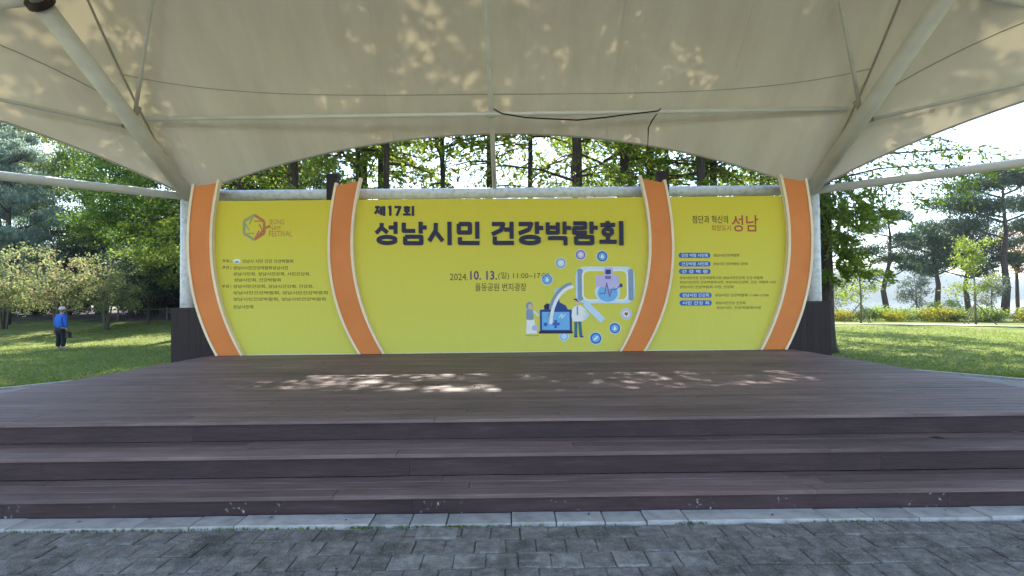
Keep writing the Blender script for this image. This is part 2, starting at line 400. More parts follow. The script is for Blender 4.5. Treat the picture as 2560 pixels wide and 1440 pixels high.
# ------------------------------------------------------------------ object helpers
class MB:
    """collects shapes, builds ONE mesh object"""
    def __init__(self):
        self.v = []; self.f = []; self.mi = []
    def add(self, vs, fs, mi=0):
        o = len(self.v)
        self.v += [tuple(p) for p in vs]
        self.f += [tuple(i + o for i in f) for f in fs]
        self.mi += [mi] * len(fs)
    def box(self, x0, x1, y0, y1, z0, z1, mi=0):
        self.add([(x0, y0, z0), (x1, y0, z0), (x1, y1, z0), (x0, y1, z0), (x0, y0, z1), (x1, y0, z1), (x1, y1, z1), (x0, y1, z1)],
                 [(0, 3, 2, 1), (4, 5, 6, 7), (0, 1, 5, 4), (1, 2, 6, 5), (2, 3, 7, 6), (3, 0, 4, 7)], mi)
    def chamfer_box(self, x0, x1, y0, y1, z0, z1, c=0.004, mi=0):
        """box whose top edges are chamfered"""
        vs = [(x0, y0, z0), (x1, y0, z0), (x1, y1, z0), (x0, y1, z0),
              (x0, y0, z1 - c), (x1, y0, z1 - c), (x1, y1, z1 - c), (x0, y1, z1 - c),
              (x0 + c, y0 + c, z1), (x1 - c, y0 + c, z1), (x1 - c, y1 - c, z1), (x0 + c, y1 - c, z1)]
        fs = [(0, 3, 2, 1)]
        for a in range(4):
            b = (a + 1) % 4
            fs += [(a, b, b + 4, a + 4), (a + 4, b + 4, b + 8, a + 8)]
        fs.append((8, 9, 10, 11))
        self.add(vs, fs, mi)
    def tube(self, pts, rad, n=10, cap=True, mi=0):
        pts = [Vector(p) for p in pts]
        if not hasattr(rad, '__len__'): rad = [rad] * len(pts)
        vs = []; fs = []
        prev = None
        for i, p in enumerate(pts):
            t = (pts[min(i + 1, len(pts) - 1)] - pts[max(i - 1, 0)]).normalized()
            if prev is None:
                a = Vector((1, 0, 0)) if abs(t.x) < 0.8 else Vector((0, 1, 0))
                u = (a - t * a.dot(t)).normalized()
            else:
                u = (prev - t * prev.dot(t)).normalized()
            prev = u
            w = t.cross(u)
            for k in range(n):
                a = 2 * math.pi * k / n
                vs.append(p + (u * math.cos(a) + w * math.sin(a)) * rad[i])
        for i in range(len(pts) - 1):
            for k in range(n):
                fs.append((i * n + k, i * n + (k + 1) % n, (i + 1) * n + (k + 1) % n, (i + 1) * n + k))
        if cap:
            fs.append(tuple(range(n - 1, -1, -1)))
            fs.append(tuple((len(pts) - 1) * n + k for k in range(n)))
        self.add(vs, fs, mi)
    def prism(self, outline, y_front, y_back, mi=0):
        """outline in (x, z), extruded along y; front faces -Y"""
        n = len(outline)
        ar = sum(outline[i][0] * outline[(i + 1) % n][1] - outline[(i + 1) % n][0] * outline[i][1] for i in range(n))
        if ar < 0: outline = outline[::-1]
        vs = [(x, y_front, z) for x, z in outline] + [(x, y_back, z) for x, z in outline]
        fs = [tuple(range(n)), tuple(range(2 * n - 1, n - 1, -1))]
        for i in range(n):
            j = (i + 1) % n
            fs.append((i, i + n, j + n, j))
        self.add(vs, fs, mi)
    def strip(self, left, right, y_front, y_back, mi=0):
        """band between two (x, z) polylines of equal length"""
        n = len(left)
        for i in range(n - 1):
            self.prism_quad(left[i], right[i], right[i + 1], left[i + 1], y_front, y_back, mi, i == 0, i == n - 2)
    def prism_quad(self, a, b, c, d, yf, yb, mi, first, last):
        vs = [(p[0], yf, p[1]) for p in (a, b, c, d)] + [(p[0], yb, p[1]) for p in (a, b, c, d)]
        fs = [(0, 1, 2, 3), (7, 6, 5, 4), (1, 5, 6, 2), (3, 7, 4, 0)]
        if first: fs.append((0, 4, 5, 1))
        if last: fs.append((2, 6, 7, 3))
        self.add(vs, fs, mi)
    def build(self, name, mats, parent=None, smooth=False):
        me = bpy.data.meshes.new(name)
        me.from_pydata(self.v, [], self.f)
        if not isinstance(mats, (list, tuple)): mats = [mats]
        for m in mats: me.materials.append(m)
        me.polygons.foreach_set('material_index', self.mi)
        if smooth: me.polygons.foreach_set('use_smooth', [True] * len(self.f))
        me.update()
        return link(name, me, parent)

def link(name, me, parent=None):
    o = bpy.data.objects.new(name, me)
    COL.objects.link(o)
    if parent is not None: o.parent = parent
    return o

def np_mesh(name, V, F, mat, smooth=False):
    """V (n,3), F (m,k) equal sized polygons"""
    me = bpy.data.meshes.new(name)
    n, m, k = len(V), len(F), F.shape[1]
    me.vertices.add(n); me.vertices.foreach_set('co', np.ascontiguousarray(V, dtype=np.float32).ravel())
    me.loops.add(m * k); me.loops.foreach_set('vertex_index', np.ascontiguousarray(F, dtype=np.int32).ravel())
    me.polygons.add(m); me.polygons.foreach_set('loop_start', np.arange(0, m * k, k, dtype=np.int32))
    me.polygons.foreach_set('loop_total', np.full(m, k, dtype=np.int32))
    if smooth: me.polygons.foreach_set('use_smooth', np.ones(m, dtype=bool))
    me.materials.append(mat)
    me.update(calc_edges=True)
    me.validate()
    return me

def thing(name, label, cat, loc=(0, 0, 0), group=None, rz=0.0):
    o = bpy.data.objects.new(name, None)
    o.empty_display_size = 0.2
    COL.objects.link(o)
    o.location = loc
    o.rotation_euler = (0, 0, rz)
    return tag(o, label, cat, group)

def tag(o, label=None, cat=None, group=None, kind=None):
    if label: o['label'] = label
    if cat: o['category'] = cat
    if group: o['group'] = group
    if kind: o['kind'] = kind
    return o

def copy_tree(o, parent=None):
    c = o.copy(); COL.objects.link(c)
    if parent is not None: c.parent = parent
    for ch in o.children: copy_tree(ch, c)
    return c

rng = np.random.default_rng(11)
random.seed(5)

def sstep(a, b, x):
    t = np.clip((x - a) / (b - a), 0, 1)
    return t * t * (3 - 2 * t)

# ------------------------------------------------------------------ terrain
def ground_z(x, y):
    x = np.asarray(x, dtype=float); y = np.asarray(y, dtype=float)
    left = sstep(22, 38, y) * 1.05 * sstep(0, -10, x)
    bank = -2.2 * sstep(50, 60, y) * sstep(8, 16, x)
    und = 0.05 * np.sin(x * 0.31 + 1) * np.sin(y * 0.23) * sstep(15, 20, np.hypot(x, y - 5))
    return left + bank + und

def grid_mesh(xs, ys, dz=0.0):
    X, Y = np.meshgrid(xs, ys)
    Z = ground_z(X, Y) + dz
    V = np.stack([X.ravel(), Y.ravel(), Z.ravel()], 1)
    nx, ny = len(xs), len(ys)
    i = np.arange(ny - 1)[:, None] * nx + np.arange(nx - 1)[None, :]
    F = np.stack([i, i + 1, i + nx + 1, i + nx], -1).reshape(-1, 4)
    return V, F
xs = np.concatenate([np.linspace(-900, -80, 10), np.arange(-75, 76, 1.5), np.linspace(80, 900, 10)])
ys = np.concatenate([np.linspace(-600, -40, 8), np.arange(-35, 90, 1.5), np.linspace(95, 1500, 14)])
V, F = grid_mesh(xs, ys, -0.03)
tag(link('lawn', np_mesh('lawn', V, F, M['lawn'], True)), kind='structure')
V, F = grid_mesh(np.arange(-70, 9, 1.5), np.arange(30.5, 75, 1.5), 0.0)
keep = (V[F[:, 0], 1] > 31.5 + 0.8 * np.sin(V[F[:, 0], 0] * 0.4))
tag(link('woodland_floor', np_mesh('woodland_floor', V, F[keep], M['floor'], True)), kind='structure')

# lake, far shore hills
me = np_mesh('lake', np.array([(9.0, 52, -1.1), (900, 52, -1.1), (900, 1000, -1.1), (-200, 1000, -1.1), (9, 300, -1.1)]), np.array([(0, 1, 2, 3, 4)]), M['water'])
tag(link('lake', me), kind='structure')
def hill_mesh(x0, x1, y0, depth, hmax, seed):
    r = np.random.default_rng(seed)
    n, m = 90, 10
    xs = np.linspace(x0, x1, n)
    prof = sum(a * np.sin(xs / w + p) for a, w, p in zip((0.35, 0.2, 0.1, 0.05), (190, 85, 38, 15), r.uniform(0, 6, 4)))
    prof = hmax * (0.75 + 0.5 * prof)
    V = []
    for j in range(m):
        t = j / (m - 1)
        V.append(np.stack([xs, np.full(n, y0 + depth * t), -3 + prof * np.sin(t * math.pi / 2) + r.normal(0, 1.0, n)], 1))
    V = np.concatenate(V)
    i = np.arange(m - 1)[:, None] * n + np.arange(n - 1)[None, :]
    return V, np.stack([i, i + 1, i + n + 1, i + n], -1).reshape(-1, 4)
V, F = hill_mesh(-500, 1300, 640, 220, 62, 3)
tag(link('hill', np_mesh('hill', V, F, M['hill'], True)), kind='structure')

# pale path across the right lawn
pl = [(12.0, 36.2), (18, 35.4), (24, 32.2), (30, 26.2), (40, 17.0)]
V = []
for i, (x, y) in enumerate(pl):
    a = np.array(pl[max(0, i - 1)]); b = np.array(pl[min(len(pl) - 1, i + 1)]); t = (b - a) / np.linalg.norm(b - a)
    nrm = np.array([-t[1], t[0]]) * 0.55
    for s in (-1, 1):
        q = np.array([x, y]) + s * nrm
        V.append((q[0], q[1], 0.045))
V = np.array(V); F = np.array([(2 * i, 2 * i + 2, 2 * i + 3, 2 * i + 1) for i in range(len(pl) - 1)])
tag(link('gravel_path', np_mesh('gravel_path', V, F, M['path'])), kind='structure')

# paved plaza: disc round the stage plus the forecourt
mb = MB()
n = 72
ring = [(11.35 * math.sin(2 * math.pi * k / n), 5 + 11.35 * math.cos(2 * math.pi * k / n)) for k in range(n)]
mb.add([(x, y, -0.012) for x, y in ring], [tuple(range(n - 1, -1, -1))])
plaza = tag(mb.build('plaza', M['plaza']), kind='structure')
mb = MB(); mb.add([(-40, -45, -0.016), (40, -45, -0.016), (40, 0, -0.016), (-40, 0, -0.016)], [(0, 1, 2, 3)])
tag(mb.build('forecourt', M['plaza']), kind='structure')
# kerb ring at the rim of the plaza
mb = MB()
for k in range(n):
    if ring[k][1] < -2: continue
    (xa, ya), (xb, yb) = ring[k], ring[(k + 1) % n]
    s = 1 + 0.10 / 11.35
    q = lambda x, y: (x * s, 5 + (y - 5) * s)
    a, b, c, d = (xa, ya), (xb, yb), q(xb, yb), q(xa, ya)
    vs = [(p[0], p[1], -0.03) for p in (a, b, c, d)] + [(p[0], p[1], 0.025) for p in (a, b, c, d)]
    mb.add(vs, [(4, 7, 6, 5), (0, 1, 5, 4)[::-1], (2, 3, 7, 6)[::-1]])
tag(mb.build('plaza_rim', M['kerb']), kind='structure')

# individual pavers in front of the steps (the rows the eye can tell apart)
def paver_mesh(w, d, seed, mat):
    r = random.Random(seed)
    mb = MB()
    j = lambda: r.uniform(-0.003, 0.003)
    c = 0.007
    b = [(-w / 2 + j(), -d / 2 + j()), (w / 2 + j(), -d / 2 + j()), (w / 2 + j(), d / 2 + j()), (-w / 2 + j(), d / 2 + j())]
    vs = [(x, y, -0.06) for x, y in b] + [(x, y, -0.005) for x, y in b] + [(x - math.copysign(c, x), y - math.copysign(c, y), 0.0) for x, y in b]
    fs = []
    for a in range(4):
        e = (a + 1) % 4
        fs += [(a, e, e + 4, a + 4), (a + 4, e + 4, e + 8, a + 8)]
    fs.append((8, 9, 10, 11))
    mb.add(vs, fs)
    me = bpy.data.meshes.new('paver'); me.from_pydata(mb.v, [], mb.f); me.materials.append(mat); me.update()
    return me
protos = [paver_mesh(0.1955, 0.1955, s, M['paver']) for s in range(6)]
protos_pale = [paver_mesh(0.1955, 0.1955, s + 9, M['paver_pale']) for s in range(4)]
KY = 3.925
for row in range(7):
    yc = KY - 0.012 - 0.1 - row * 0.2
    xm = 3.55 * yc / 3.8 + 0.12
    off = 0.1 * (row % 2) + random.uniform(-0.02, 0.02)
    k0 = int((-xm - off) / 0.2) - 1
    for k in range(k0, int((xm - off) / 0.2) + 2):
        x = k * 0.2 + off + 0.1
        if x < -xm or x > xm + 0.25: continue
        if row == 0 and -0.50 < x < -0.20: continue           # a small slab sits here
        pale = (row == 2 and -0.55 < x < 1.35 and random.random() < 0.85) or (row == 2 and -2.6 < x < -1.9) or random.random() < 0.015
        o = link('paver', random.choice(protos_pale if pale else protos), plaza)
        o.location = (x + random.uniform(-0.003, 0.003), yc + random.uniform(-0.003, 0.003), 0.002 + random.uniform(-0.005, 0.005))
        o.rotation_euler = (R(random.uniform(-1.0, 1.0)), R(random.uniform(-1.0, 1.0)), R(random.choice((0, 90, 180, 270)) + random.uniform(-0.7, 0.7)))
mb = MB(); mb.chamfer_box(-0.14, 0.14, -0.085, 0.085, -0.06, 0.0, 0.006)
o = mb.build('small_slab', M['paver_pale'], plaza); o.location = (-0.37, KY - 0.105, 0.010); o.rotation_euler = (0, R(0.6), R(-1))
# granite kerb stones along the foot of the steps
joints = [-4.1, -3.45, -2.55, -2.15, -1.83, -0.87, -0.58, -0.32, 0.15, 0.47, 0.82, 1.12, 1.42, 2.42, 2.75, 3.08, 3.6, 4.2]
for a, b in zip(joints, joints[1:]):
    mb = MB(); mb.chamfer_box(-(b - a) / 2 + 0.004, (b - a) / 2 - 0.004, -0.1, 0.1, -0.08, 0.0, 0.006)
    o = mb.build('kerb_stone', M['kerb'], plaza)
    o.location = ((a + b) / 2, KY + 0.105 + random.uniform(-0.004, 0.004), 0.022 + random.uniform(-0.005, 0.005))
    o.rotation_euler = (R(random.uniform(-0.6, 0.6)), R(random.uniform(-0.3, 0.3)), R(random.uniform(-0.25, 0.25)))

# moss and small weeds in the joint between pavers and kerb
def blades(n, pos, h, w, lean=0.6):
    """n upright triangles at pos (n,3)"""
    a = rng.uniform(0, 2 * np.pi, n)
    d = np.stack([np.cos(a), np.sin(a), np.zeros(n)], 1)
    hh = h * rng.uniform(0.5, 1.2, n)
    b = rng.uniform(0, 2 * np.pi, n)
    tip = pos + np.stack([np.cos(b) * lean * hh, np.sin(b) * lean * hh, hh], 1)
    ww = (w * rng.uniform(0.6, 1.3, n))[:, None]
    V = np.stack([pos - d * ww / 2, pos + d * ww / 2, tip], 1).reshape(-1, 3)
    return V, np.arange(3 * n).reshape(n, 3)
P = []
for cx, sp, cnt in ((-3.1, 0.35, 110), (-1.8, 0.12, 50), (-0.93, 0.09, 80), (-0.55, 0.1, 60), (0.02, 0.22, 60), (-0.2, 0.08, 60), (1.42, 0.06, 60), (2.6, 0.15, 60), (-2.4, 0.2, 60), (-1.3, 0.2, 60)):
    P.append(np.stack([rng.normal(cx, sp, cnt), KY - 0.004 + rng.normal(0, 0.007, cnt), np.full(cnt, 0.0)], 1))
P.append(np.stack([rng.uniform(-3.6, 3.6, 700), KY - 0.012 - 0.2 * rng.integers(0, 6, 700) + rng.normal(0, 0.004, 700), np.full(700, -0.01)], 1))
P = np.concatenate(P)
V, F = blades(len(P), P, 0.022, 0.012)
tag(link('joint_weeds', np_mesh('joint_weeds', V, F, M['blade'])), kind='stuff')

# grass blades on the lawns that come closest
def lawn_blades():
    pts = []
    tot = 0
    while tot < 52000:
        x = rng.uniform(-22, 24, 60000); y = 11 + 20 * rng.random(60000) ** 1.6
        ok = (np.hypot(x, y - 5) > 11.5) & (np.abs(x) < y * 1.0 + 1) & (np.abs(x) > 0.42 * y)
        q = np.stack([x[ok], y[ok]], 1); pts.append(q); tot += len(q)
    q = np.concatenate(pts)[:52000]
    return np.column_stack([q, ground_z(q[:, 0], q[:, 1]) - 0.035])
P = lawn_blades()
V, F = blades(len(P), P, 0.07, 0.03, 0.8)
tag(link('grass', np_mesh('grass', V, F, M['blade'])), kind='stuff')

# fallen leaves scattered over the lawns
nl_ = 1500
ang = rng.uniform(0, 2 * np.pi, nl_)
X = rng.uniform(-24, 30, nl_); Y = 11 + 22 * rng.random(nl_); ok = (np.hypot(X, Y - 5) > 11.7) & (np.abs(X) > 0.42 * Y)
X, Y, ang = X[ok], Y[ok], ang[ok]; n0 = len(X)
C = np.column_stack([X, Y, ground_z(X, Y) + 0.02]); A = np.column_stack([np.cos(ang), np.sin(ang), rng.normal(0, 0.25, n0)]); B = np.column_stack([-np.sin(ang), np.cos(ang), rng.normal(0, 0.25, n0)])
sz = rng.uniform(0.03, 0.06, n0)[:, None]
V = np.stack([C - A * sz, C + B * sz * 0.5, C + A * sz, C - B * sz * 0.5], 1).reshape(-1, 3)
tag(link('leaf_litter', np_mesh('leaf_litter', V, np.arange(4 * n0).reshape(-1, 4), M['lf_rust'])), kind='stuff')

# ------------------------------------------------------------------ stage: deck planks and three steps
HW = 6.2
stage = thing('stage', 'wide dark brown timber stage with three long steps in front', 'stage', (0, 4.15, 0))
sy = 4.15
def board(name, x0, x1, y0, y1, z0, z1, mat, c=0.004):
    mb = MB()
    cx, cy = (x0 + x1) / 2, (y0 + y1) / 2
    mb.chamfer_box(x0 - cx, x1 - cx, y0 - cy, y1 - cy, z0 - z1, 0, c)
    o = mb.build(name, mat, stage)
    o.location = (cx, cy - sy, z1)
    return o
def split(x0, x1, seed, lo=2.6, hi=4.2):
    r = random.Random(seed); xs = [x0]
    xs.append(x0 + r.uniform(1.2, hi))
    while xs[-1] < x1 - 1.0:
        xs.append(xs[-1] + r.uniform(lo, hi))
    xs[-1] = x1
    if len(xs) > 2 and xs[-1] - xs[-2] < 0.8: xs.pop(-2)
    return xs
DZ = 0.53
# deck planks, running left to right
pw = 0.145
k = 0; y = 5.02
while y < 11.62:
    y1 = min(y + pw, 11.66)
    js = split(-HW, HW, 100 + k, 3.2, 4.8)
    for a, b in zip(js, js[1:]):
        board('plank', a + 0.0015, b - 0.0015, y + 0.0045, y1 - 0.0045, DZ - 0.028, DZ + random.uniform(-0.0015, 0.0015), M['deck'], 0.005)
    y = y1; k += 1
# treads
for (ya, yb, z, sd) in ((4.12, 4.575, 0.16, 7), (4.55, 5.05, 0.347, 21)):
    n3 = 3
    w = (yb - ya) / n3
    for q in range(n3):
        js = split(-HW, HW, sd + q)
        for a, b in zip(js, js[1:]):
            board('tread', a + 0.0015, b - 0.0015, ya + q * w + 0.003, ya + (q + 1) * w - 0.003, z - 0.03, z + random.uniform(-0.0008, 0.0008), M['deck'], 0.004)
# risers
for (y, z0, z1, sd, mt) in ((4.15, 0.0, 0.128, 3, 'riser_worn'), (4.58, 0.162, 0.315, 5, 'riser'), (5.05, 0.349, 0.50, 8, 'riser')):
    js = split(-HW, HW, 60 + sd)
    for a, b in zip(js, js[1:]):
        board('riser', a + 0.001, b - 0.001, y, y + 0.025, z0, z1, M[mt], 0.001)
# side skirts and inner support so that nothing shows through the plank gaps
mb = MB()
for s in (-1, 1):
    mb.box(s * (HW - 0.03), s * (HW - 0.005), 5.08 - sy, 11.6 - sy, 0.0, DZ - 0.03)
mb.build('side_skirt', M['wall_board'], stage)
mb = MB(); mb.box(-HW + 0.05, HW - 0.05, 5.10 - sy, 11.6 - sy, DZ - 0.12, DZ - 0.045)
mb.box(-HW + 0.05, HW - 0.05, 4.62 - sy, 5.04 - sy, 0.2, 0.30)
mb.box(-HW + 0.05, HW - 0.05, 4.19 - sy, 4.56 - sy, 0.02, 0.12)
mb.build('subframe', M['black'], stage)

# dark boarded boxes that clad the feet of the two white posts
for s in (-1, 1):
    w = thing('post_box', 'dark brown boarded box round the foot of the %s white post' % ('left' if s < 0 else 'right'), 'post box', (s * 6.62, 11.98, 0), 'boarded boxes round the post feet')
    x = -0.455
    k = 0
    while x < 0.45:
        mb = MB(); mb.box(x + 0.0015, x + 0.1285, -0.30, -0.27, 0.0, 1.52)
        mb.build('board', M['wall_board'], w)
        mb = MB(); mb.box(x + 0.0015, x + 0.1285, 0.27, 0.30, 0.0, 1.52); mb.build('board', M['wall_board'], w)
        x += 0.13
    y = -0.268
    while y < 0.25:
        for e in (-1, 1):
            mb = MB(); mb.box(min(e * 0.425, e * 0.453), max(e * 0.425, e * 0.453), y + 0.0015, y + 0.1315, 0.0, 1.519)
            mb.build('board', M['wall_board'], w)
        y += 0.134
    mb = MB()
    for (x0, x1, y0, y1) in ((-0.465, 0.465, -0.31, -0.20), (-0.465, 0.465, 0.20, 0.31), (-0.465, 0.10 if s > 0 else -0.45, -0.199, 0.199), (0.45 if s > 0 else -0.10, 0.465, -0.199, 0.199)):
        mb.box(x0, x1, y0, y1, 1.522, 1.55)
    mb.build('coping', M['wall_board'], w)
# brown timber posts that brace the backdrop from behind
for s, x in ((-1, -3.64), (1, 3.52)):
    mb = MB(); mb.box(-0.12, 0.12, -0.09, 0.09, 0.0, 3.88); mb.box(-0.132, 0.132, -0.102, 0.102, 3.82, 3.845)
    o = mb.build('timber_post', M['wall_board']); o.location = (x, 11.78, DZ)
    tag(o, 'dark brown timber post rising behind the %s inner orange band' % ('left' if s < 0 else 'right'), 'post', 'timber posts behind the backdrop')

# dark fallen leaf on the upper tread
mb = MB()
mb.add([(-0.06, 0, 0.004), (0, 0.018, 0.012), (0.07, 0.004, 0.004), (0, -0.016, 0.006)], [(0, 3, 1), (3, 2, 1)])
mb.add([(-0.06, 0, 0.002), (0, 0.018, 0.010), (0.07, 0.004, 0.002), (0, -0.016, 0.004)], [(0, 1, 3), (3, 1, 2)])
o = mb.build('fallen_leaf', M['black']); o.location = (3.95, 4.86, 0.348); o.rotation_euler = (0, 0, R(-24))
tag(o, 'dark dry leaf lying on the upper step at the right', 'leaf')

lf = [(-3.0, 4.02), (-1.62, 4.06), (-1.05, 4.0), (0.72, 4.05), (2.05, 3.99), (3.35, 4.04), (-2.3, 3.6), (1.75, 3.72), (0.4, 3.45), (-0.9, 3.3)]
where = ['on the pale kerb near the left edge', 'on the kerb left of the weedy gap', 'on the kerb at the weedy gap left of the small slab', 'on the kerb right of the middle', 'on the long kerb stone at the right', 'on the kerb near the right edge',
         'on the pavers at the left', 'on the pavers right of the middle', 'on the pavers near the pale row', 'on the pavers below the small slab']
for (x, y), wh in zip(lf, where):
    mb = MB(); sc = random.uniform(0.16, 0.3)
    P4 = [(-0.07 * sc, 0, 0.004), (0, 0.034 * sc, 0.010), (0.08 * sc, 0.004, 0.004), (0, -0.03 * sc, 0.007)]
    mb.add(P4, [(0, 3, 1), (3, 2, 1)]); mb.add([(a, b, c - 0.0015) for a, b, c in P4], [(0, 1, 3), (3, 1, 2)])
    o = mb.build('fallen_leaf', M['stake'] if random.random() < 0.4 else M['dark_metal']); o.location = (x, y, 0.028 if y > 3.9 else 0.010); o.rotation_euler = (0, 0, random.uniform(0, 6.28))
    tag(o, 'tiny dry leaf lying ' + wh, 'leaf', 'dry leaves on the paving')

# ------------------------------------------------------------------ backdrop
YF = 11.60                        # front of the yellow panels
back = thing('stage_backdrop', 'long yellow event backdrop with four curved orange bands', 'backdrop', (0, YF, DZ))
ZZ = np.array([4.1, 3.25, 2.57, 1.9, 1.27, 0.55]) - DZ
CURV = {}
for key, xsv in dict(oo=[6.51, 6.60, 6.60, 6.50, 6.33, 6.0], oi=[6.0, 6.12, 6.11, 6.0, 5.83, 5.48],
                     io=[3.50, 3.63, 3.63, 3.56, 3.37, 3.01], ii=[3.01, 3.15, 3.15, 3.04, 2.87, 2.5]).items():
    CURV[key] = np.polyfit(ZZ, xsv, 3)
cx_ = lambda key, z: float(np.polyval(CURV[key], z))
def panel(x_left, x_right, label):
    zs = np.linspace(0.012, 3.29, 24)
    mb = MB()
    for i in range(len(zs) - 1):
        a, b = zs[i], zs[i + 1]
        mb.prism_quad((x_left(a), a), (x_right(a), a), (x_right(b), b), (x_left(b), b), 0.0, 0.05, 0, i == 0, i == len(zs) - 2)
    o = mb.build('panel', M['banner'], back)
    o['label'] = label
    return o
mid = lambda a, b, s: (lambda z: s * (cx_(a, z) * 0.5 + cx_(b, z) * 0.5))
pan_l = panel(mid('oo', 'oi', -1), mid('io', 'ii', -1), 'left yellow panel with emblem and small lines of text')
pan_c = panel(mid('io', 'ii', -1), mid('io', 'ii', 1), 'central yellow panel with the large title and picture')
pan_r = panel(mid('io', 'ii', 1), mid('oo', 'oi', 1), 'right yellow panel with slogan and blue labels')
mb = MB(); mb.box(-5.9, 5.9, -0.012, 0.055, 0.0, 0.010); mb.build('bottom_rail', M['white'], back)
mb = MB()
for x in (-5.2, -4.4, -2.0, -0.6, 0.8, 2.2, 4.4, 5.2):
    mb.box(x - 0.03, x + 0.03, 0.052, 0.12, 0.0, 3.2)
for z in (0.3, 1.6, 3.1):
    mb.box(-6.0, 6.0, 0.121, 0.16, z - 0.03, z + 0.03)
mb.build('frame', M['stake'], back)
for s in (-1, 1):
    for o_, i_, top_o, top_i in (('oo', 'oi', 3.57, 3.66), ('io', 'ii', 3.57, 3.67)):
        zs = np.linspace(0.002, 1, 26)
        L_ = [(s * cx_(o_, z * top_o), z * top_o) for z in zs]
        R_ = [(s * cx_(i_, z * top_i), z * top_i) for z in zs]
        if s > 0: L_, R_ = R_, L_
        mb = MB(); mb.strip(L_, R_, -0.10, -0.004)
        band = mb.build('curved_band', M['orange'], back)
        for edge in (L_, R_):
            ext = edge + [(edge[-1][0] + (edge[-1][0] - edge[-2][0]) * 0.45, edge[-1][1] + (edge[-1][1] - edge[-2][1]) * 0.45)]
            mb = MB()
            mb.strip([(x - 0.026, z) for x, z in ext], [(x + 0.026, z) for x, z in ext], -0.125, -0.0035)
            mb.build('trim', M['cream'], band)

# --- print on the panels: shapes a few millimetres proud of the vinyl
U = 0.00853
def q(px, py):                    # artwork layout units -> panel plane (x, z above deck)
    x = (px - 1254.5) * U
    return (x, (883.5 - 0.0098 * (px - 1254.5) - py) * U + 0.012)
class Print:
    def __init__(self): self.mb = MB(); self.mats = []; self.layer = 0
    def _mi(self, m):
        if m not in self.mats: self.mats.append(m)
        return self.mats.index(m)
    def poly(self, pts, m):
        self.layer += 1
        self.mb.prism([q(*p) for p in pts], -0.0022 - 0.00035 * self.layer, -0.0005, self._mi(m))
    def ell(self, cx, cy, rx, ry, m, n=18):
        self.poly([(cx + rx * math.cos(2 * math.pi * k / n), cy + ry * math.sin(2 * math.pi * k / n)) for k in range(n)], m)
    def rrect(self, x0, y0, x1, y1, r, m):
        pts = []
        for cx, cy, a0 in ((x1 - r, y1 - r, 0), (x0 + r, y1 - r, 90), (x0 + r, y0 + r, 180), (x1 - r, y0 + r, 270)):
            for k in range(5):
                a = R(a0 + k * 22.5); pts.append((cx + r * math.cos(a), cy + r * math.sin(a)))
        self.poly(pts, m)
    def line(self, pts, w, m, caps=True):
        for (ax, ay), (bx, by) in zip(pts, pts[1:]):
            l = math.hypot(bx - ax, by - ay) or 1
            nx, ny = -(by - ay) / l * w / 2, (bx - ax) / l * w / 2
            self.poly([(ax + nx, ay + ny), (bx + nx, by + ny), (bx - nx, by - ny), (ax - nx, ay - ny)], m)
        if caps:
            for p in pts[1:-1]: self.ell(p[0], p[1], w / 2, w / 2, m, 10)
    def build(self, name, parent):
        return self.mb.build(name, [M[m] for m in self.mats], parent)

